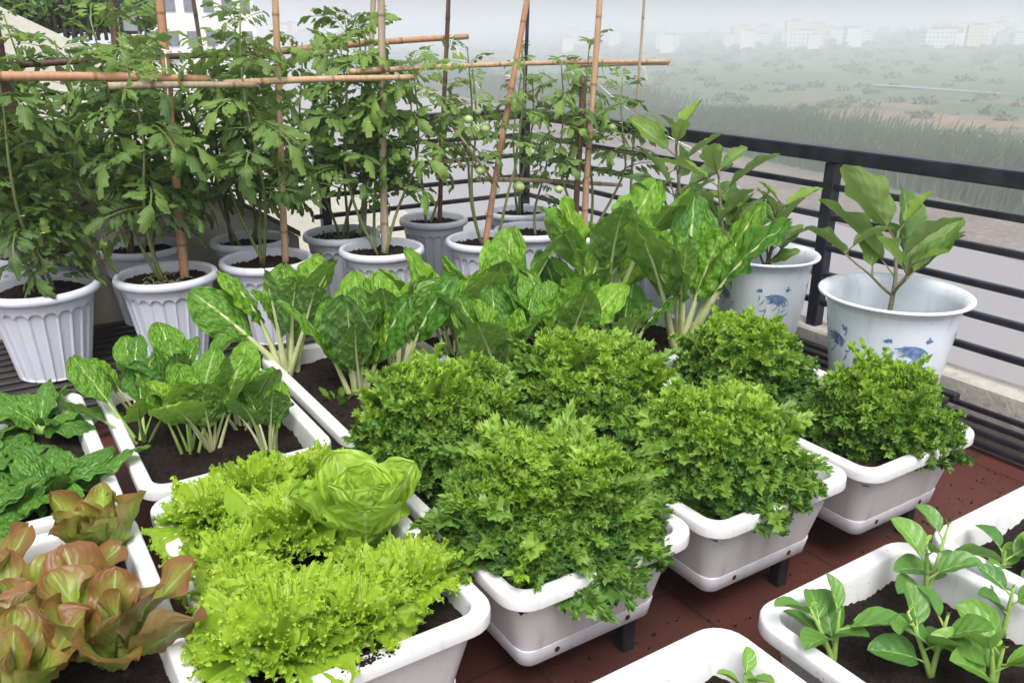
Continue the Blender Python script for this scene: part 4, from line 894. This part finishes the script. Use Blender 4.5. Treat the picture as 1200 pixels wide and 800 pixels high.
def leafblob(g, c, R, n, r, size=.04, sq=(1, 1, .7), tone0=.5):
    P = r.normal(0, 1, (n, 3)); P /= np.linalg.norm(P, axis=1)[:, None]; P *= (r.uniform(.3, 1, (n, 1))**.5)*R*np.array(sq); P += np.array(c)
    a = r.normal(0, 1, (n, 3)); a /= np.linalg.norm(a, axis=1)[:, None]; b = np.cross(a, r.normal(0, 1, (n, 3))); b /= np.linalg.norm(b, axis=1)[:, None]+1e-9
    s = size*r.uniform(.6, 1.3, (n, 1)); V = np.stack([P-a*s, P+b*s*.45, P+a*s, P-b*s*.45], 1).reshape(-1, 3)
    g.add(V, np.arange(4*n).reshape(-1, 4), tone=np.repeat(np.clip(tone0+r.normal(0, .25, n), 0, 1), 4))
r = np.random.default_rng(66); g = G()
for k in range(34):
    p = atY(r.uniform(-60, 170), r.uniform(-30, 26), YN+.35); leafblob(g, (p[0], p[1]+r.uniform(-.3, .3), p[2]), .22, 260, r, .04)
o = g.obj('hedge', MT['hedge']); tag(o, 'light green hedge above the dark picket fence, top left', 'hedge')
g = G(); a = atY(-200, 42, YN); b = atY(172, 44, YN); box(g, ((a[0]+b[0])/2, YN+.6, a[2]-2.2), (b[0]-a[0], 1.3, 4.2)); o = g.obj('roof_terrace', MT['cream']); tag(o, 'cream neighbouring roof terrace below the picket fence', 'terrace')
# ------------------------------------------------------------------ far land, river, city
ZW = -13.
def q2(px, py): p = at(px, py, ZW); return np.array(p[:2])
A = q2(1200, 270); B = q2(760, 168); d = (B-A)/np.linalg.norm(B-A); nrm = np.array((d[1], -d[0]))
if nrm[0] < 0: nrm = -nrm
# s = distance across (positive away from us, over land), l = along the bank
def sl(px, py): v = q2(px, py)-A; return v@nrm, v@d
def world(s, l): return A+nrm*s+d*l
def build_ground():
    r = np.random.default_rng(9); g = G()
    s = np.concatenate([[-900, -300, -120, -60], np.linspace(-40, 60, 60), np.linspace(64, 300, 40), np.geomspace(310, 3000, 24)])[:, None]
    l = np.concatenate([-np.geomspace(3000, 330, 10), np.linspace(-300, 600, 150), np.geomspace(630, 3500, 12)])[None, :]
    edge = 3*np.sin(l*.03)+2*np.sin(l*.11+1)+1.2*np.sin(l*.37)
    t = s+12+edge
    h = np.where(t < 0, -2.0, 0)+np.clip(t/14, 0, 1)*.55*(t >= 0)+np.clip((s-8)/6, 0, 1)*.9-.25*(np.abs(t) < 3)
    h = np.where(t < -2, -1.5, h)+(s > 10)*(.35*np.sin(s*.09+np.sin(l*.02)*3)*np.sin(l*.05)+.2*np.sin(s*.31)*np.sin(l*.23))+np.clip((s-200)/600, 0, 1)*16
    W = A[None, None]+nrm*s[..., None]+d*l[..., None]
    V = np.stack([W[..., 0], W[..., 1], ZW+h+0*l], -1); g.add(V.reshape(-1, 3), grid_q(*V.shape[:2])[:, ::-1], u=np.broadcast_to(s, V.shape[:2]).ravel(), v=np.broadcast_to(l, V.shape[:2]).ravel())
    m = M('river_land'); S, Lw = m.attr('lu'), m.attr('lv'); pos = m.n('NewGeometry').outputs['Position']
    n1 = m.noise(.035, 5, .6, pos); n2 = m.noise(.25, 5, .65, pos); n3 = m.noise(2., 4, .6, pos)
    grass = m.ramp(m.math('ADD', m.math('MULTIPLY', n2, .6), m.math('MULTIPLY', n1, .4)), [(.35, (.035, .075, .028)), (.48, (.07, .125, .05)), (.6, (.13, .15, .075)), (.75, (.2, .18, .11))])
    mud = m.ramp(m.math('ADD', m.math('MULTIPLY', n2, .5), m.math('MULTIPLY', n3, .5)), [(.35, (.12, .10, .09)), (.55, (.19, .16, .14)), (.75, (.3, .26, .22))])
    c = m.mix(m.step(m.math('ADD', S, m.math('MULTIPLY', n2, 6.)), 2., 6.), mud, grass)
    # bare reddish patches
    for (px, py, a, b) in ((1060, 148, 13, 40), (1130, 152, 9, 34), (1010, 128, 9, 25), (1180, 130, 6, 20)):
        s0, l0 = sl(px, py); e = m.math('ADD', m.math('POWER', m.math('DIVIDE', m.math('ABSOLUTE', m.math('SUBTRACT', S, s0)), a), 2.), m.math('POWER', m.math('DIVIDE', m.math('ABSOLUTE', m.math('SUBTRACT', Lw, l0)), b), 2.))
        f = m.math('SUBTRACT', 1., m.step(m.math('ADD', e, m.math('MULTIPLY', n2, 1.2)), .7, 1.5)); c = m.mix(m.math('MULTIPLY', f, m.step(n2, .3, .6)), c, (.24, .16, .10))
    mm = m.bsdf(c, .9, n3, .4, .3, .2)
    o = g.obj('ground', mm); o['kind'] = 'structure'
build_ground()
def build_river():
    g = G(); P = [world(-900, -3000), world(30, -3000), world(30, 3500), world(-900, 3500)]
    g.add([(p[0], p[1], ZW) for p in P], [(0, 1, 2, 3)])
    m = M('river_water'); pos = m.n('NewGeometry').outputs['Position']; n = m.noise(.5, 5, .6, pos); n2 = m.noise(2.5, 3, .6, pos)
    mm = m.bsdf(m.mix(m.noise(.03, 4, .6, pos), (.235, .225, .23), (.285, .27, .27)), .38, m.math('ADD', n, n2), .25, .12, .5); o = g.obj('river', mm, None, False); o['kind'] = 'structure'
    me = o.data
build_river()
# pond
s0, l0 = sl(1085, 112); g = G(); a = np.linspace(0, 2*PI, 40, endpoint=False)
V = [(*world(s0+3*math.cos(q)*(1+.2*math.sin(3*q)), l0+22*math.sin(q)), ZW+1.75) for q in a]+[(*world(s0, l0), ZW+1.75)]
g.add(V, None, [(i, (i+1) % 40, 40) for i in range(40)]); mm = simple('pond_water', (.22, .22, .22), (.2, .2, .2), 1, .4); g.obj('pond', mm)['kind'] = 'structure'
# reeds and shrubs on the far bank (uncountable)
r = np.random.default_rng(17); g = G(); n = 60000
s = 2+np.abs(r.normal(0, 1, n))*12; l = r.uniform(-60, 330, n)**1.0
W = A+nrm*s[:, None]+d*l[:, None]; hh = r.uniform(1.6, 3.6, n)*(.8+.4*np.sin(l*.09)*np.sin(l*.031+2)); lx = r.normal(1.0, .5, n); ly = r.normal(0, .3, n)
z0 = ZW+.4+np.clip((s-4)/8, 0, 1)*.9; w = .08+.09*r.random(n); tx = -YAW
ax = np.array((math.cos(YAW), -math.sin(YAW)))
p0 = np.stack([W[:, 0]-ax[0]*w, W[:, 1]-ax[1]*w, z0], 1); p1 = np.stack([W[:, 0]+ax[0]*w, W[:, 1]+ax[1]*w, z0], 1)
m_ = np.stack([W[:, 0]+lx*.3*ax[0], W[:, 1]+lx*.3*ax[1]+ly*.3, z0+hh*.7], 1); tp = np.stack([W[:, 0]+lx*ax[0]*1.2, W[:, 1]+lx*ax[1]*1.2+ly, z0+hh], 1)
V = np.stack([p0, p1, m_+np.array((.09, 0, 0)), tp, m_-np.array((.09, 0, 0))], 1).reshape(-1, 3); i5 = np.arange(n)[:, None]*5
T = np.concatenate([i5+np.array([0, 1, 2]), i5+np.array([0, 2, 4]), i5+np.array([4, 2, 3])]); g.add(V, None, T, tone=np.repeat(r.random(n), 5))
mm = leaf_mat('reed', (.30, .42, .20), (.06, .17, .04), (.1, .14, .06), rough=.6, tw=.2); tag(g.obj('reeds', mm), 'pale green wind-swept reeds along the far river bank', None, None, 'stuff')
del C.objects['reeds']['label']
C.objects['reeds']['label'] = 'pale green wind-swept reeds along the far river bank'; C.objects['reeds']['category'] = 'reeds'
g = G()
for k in range(900):
    ss = r.uniform(14, 90) if k < 330 else r.uniform(60, 520); ll = r.uniform(-80, 700); w = world(ss, ll); R = r.uniform(.4, 1.3)*(1+ss/160)
    leafblob(g, (w[0], w[1], ZW+1.2+R*.4+max(0, (ss-200)/600*16)), R, 70, r, R*.42, (1.5, 1.5, .6), .6)
mm = leaf_mat('shrub', (.08, .14, .045), (.035, .075, .03), (.08, .12, .05), rough=.6, tw=.2); tag(g.obj('shrubs', mm), 'low shrubs scattered over the hazy river plain', 'shrubs', None, 'stuff')
g = G()
for k in range(260):
    ll = r.uniform(-300, 1500); ss = r.uniform(430, 640); w = world(ss, ll); R = r.uniform(4, 9); leafblob(g, (w[0], w[1], ZW+.5+max(0, (ss-200)/600)*16+R*.4), R, 70, r, R*.3, (1.6, 1.6, .7), .8)
tag(g.obj('treeline', mm), 'dark belt of trees in front of the far town, fading in the haze', 'trees', None, 'stuff')
# far town: three kinds of block, copied
def far_block(w, dp, h, fl, mat, lb, grp):
    t = thing('apartment_building', lb, 'building', (0, 0, 0), 0, grp); g = G(); box(g, (0, 0, h/2-2), (w, dp, h+4)); g.obj('wall', mat, t, False)
    g = G(); box(g, (w*.1, 0, h+.8), (w*.5, dp*.6, 1.6)); box(g, (0, 0, h+.15), (w+.6, dp+.6, .3)); g.obj('roof', MT['farroof'], t, False)
    return t
def far_wall(name, c1, c2):
    m = M(name); sp = m.n('SeparateXYZ'); m.l(m.n('TexCoord').outputs['Object'], sp.inputs[0]); n = m.noise(.3, 4)
    def band(o, p, lo, hi, off=0): f = m.math('FRACT', m.math('DIVIDE', m.math('ADD', o, 100+off), p)); return m.math('MULTIPLY', m.math('GREATER_THAN', f, lo), m.math('LESS_THAN', f, hi))
    f = m.math('MULTIPLY', m.math('MULTIPLY', band(sp.outputs[0], 3.1, .25, .75), band(sp.outputs[2], 3.2, .3, .72)), band(sp.outputs[1], 3.1, .1, .8, .6))
    return m.bsdf(m.mix(f, m.mix(n, c1, c2), (.25, .26, .29)), .8)
MT['farw1'] = far_wall('far_white_wall', (.78, .77, .74), (.66, .65, .62)); MT['farw2'] = far_wall('far_yellow_wall', (.72, .62, .44), (.62, .55, .4)); MT['farw3'] = far_wall('far_grey_wall', (.5, .5, .52), (.4, .4, .42)); MT['nearw'] = mk_concrete('white_wall', (.78, .77, .74), (.7, .69, .66), (.6, .6, .58))
MT['farroof'] = mk_concrete('far_roof', (.35, .3, .28), (.3, .27, .25), (.25, .22, .2)); MT['farwin'] = simple('dark_window', (.10, .12, .15), (.15, .17, .2), 2, .25)
protos = [far_block(12, 10, 15, 4, MT['farw1'], 'white', 'g'), far_block(16, 11, 20, 6, MT['farw2'], 'y', 'g'), far_block(9, 9, 11, 3, MT['farw3'], 'g', 'g'), far_block(22, 12, 13, 4, MT['farw1'], 'w', 'g')]
LB = ['small white town block far across the river plain, pale in the haze', 'tall yellowish town block far across the river plain', 'low grey house far across the river plain', 'wide white town block far across the river plain']
first = [True]*4; r = np.random.default_rng(23)
def put(k, px, D, zt_):   # pixel column, distance, ground level
    rr = ray(px, 40); hyp = math.hypot(rr[0], rr[1]); o = protos[k] if first[k] else copy_tree(protos[k]); first[k] = False
    ps = np.array((rr[0]/hyp*D, rr[1]/hyp*D)); ss = (ps-A)@nrm
    if px > 420: zt_ = ZW+min(1, max(0, (ss-200)/600))*16+1.5
    o.location = (ps[0], ps[1], zt_); o.rotation_euler = (0, 0, -YAW-math.atan2(px-600, 1063)*.6+r.uniform(-.4, .4)); s = r.uniform(.5, .85); o.scale = (s, s, s)
    o['label'] = LB[k]; o['category'] = 'building'; o['group'] = 'town blocks on the far bank: '+('white', 'yellow', 'grey', 'wide')[k]
for i in range(130):
    px = r.choice([r.uniform(860, 1010), r.uniform(1090, 1200), r.uniform(640, 1290), r.uniform(320, 400)]); put(int(r.choice([0, 0, 2, 2, 3, 1])), px, r.uniform(600, 1000) if px > 420 else r.uniform(520, 700), -8+r.uniform(0, 3))
# nearer white building at top left
rr = ray(215, 40); hy = math.hypot(rr[0], rr[1]); D = 95
t = thing('apartment_building', 'white multi-storey building with rows of small windows at the top left', 'building', (rr[0]/hy*D, rr[1]/hy*D, -16), .15)
g = G(); box(g, (0, 0, 11), (11, 9, 22)); g.obj('wall', MT['nearw'], t, False)
g = G(); box(g, (1.5, 0, 23.5), (5, 6, 3)); box(g, (0, 0, 22.2), (11.6, 9.6, .4)); g.obj('roof', MT['nearw'], t, False)
for f in range(7):
    for i in range(6):
        g = G(); box(g, (-5.5+11*(i+.5)/6, -4.53, 1.8+f*3), (1., .1, 1.3)); g.obj('window', MT['farwin'], t, False)
t = thing('apartment_building', 'lower white building left of the multi-storey one', 'building', (rr[0]/hy*D*.9-6, rr[1]/hy*D*.9, -16), .15)
g = G(); box(g, (0, 0, 7.6), (9, 8, 15.2)); g.obj('wall', MT['nearw'], t, False); g = G(); box(g, (0, 0, 15.3), (9.5, 8.5, .3)); g.obj('roof', MT['farroof'], t, False)
for f in range(4):
    for i in range(4): g = G(); box(g, (-4.5+9*(i+.5)/4, -4.03, 3+f*3), (1.1, .1, 1.4)); g.obj('window', MT['farwin'], t, False)
# ------------------------------------------------------------------ haze
HD = .0025
g = G(); box(g, (400, 500, (ZW-4+26)/2), (6200-2, 6600-2, 26-(ZW-4))); m = M('haze_air')
v = m.n('VolumePrincipled'); v.inputs['Color'].default_value = (.90, .93, 1, 1); v.inputs['Density'].default_value = HD; v.inputs['Anisotropy'].default_value = .1
m.l(v.outputs[0], m.out.inputs['Volume']); o = g.obj('haze', m.m, None, False); tag(o, 'pale morning haze filling the air over the river', 'haze', None, 'stuff')
# ------------------------------------------------------------------ light, world, camera
w = bpy.data.worlds.new('World'); sc.world = w; w.use_nodes = True; nt = w.node_tree; bg = nt.nodes['Background']
sky = nt.nodes.new('ShaderNodeTexSky'); sky.sky_type = 'NISHITA'; sky.sun_disc = False; EL, AZ = math.radians(58), math.radians(205)
sky.sun_elevation = EL; sky.sun_rotation = AZ; sky.air_density = 1.; sky.dust_density = 6; sky.ozone_density = 1
hs = nt.nodes.new('ShaderNodeHueSaturation'); hs.inputs['Saturation'].default_value = .24
nt.links.new(sky.outputs[0], hs.inputs['Color']); nt.links.new(hs.outputs[0], bg.inputs[0]); bg.inputs[1].default_value = .15
sd = bpy.data.lights.new('sun', 'SUN'); sd.energy = 1.5; sd.angle = math.radians(25); sd.color = (1, .97, .92); so = bpy.data.objects.new('sun', sd); C.objects.link(so)
dirv = Vector((math.sin(AZ)*math.cos(EL), math.cos(AZ)*math.cos(EL), math.sin(EL))); so.rotation_euler = dirv.to_track_quat('Z', 'Y').to_euler(); so.location = (0, 0, 20)
cd = bpy.data.cameras.new('camera'); co = bpy.data.objects.new('camera', cd); C.objects.link(co); sc.camera = co
cd.sensor_width = 36; cd.lens = 36*F_/1200; cd.clip_start = .02; cd.clip_end = 8000; co.location = (0, 0, ZC); co.rotation_euler = (PI/2-TH, 0, -YAW)
sc.view_settings.view_transform = 'Standard'; sc.view_settings.look = 'None'; sc.view_settings.exposure = 0.5; sc.view_settings.gamma = 1
sc.render.resolution_x = 1024; sc.render.resolution_y = 682
sc.cycles.volume_bounces = 4; sc.cycles.transparent_max_bounces = 8
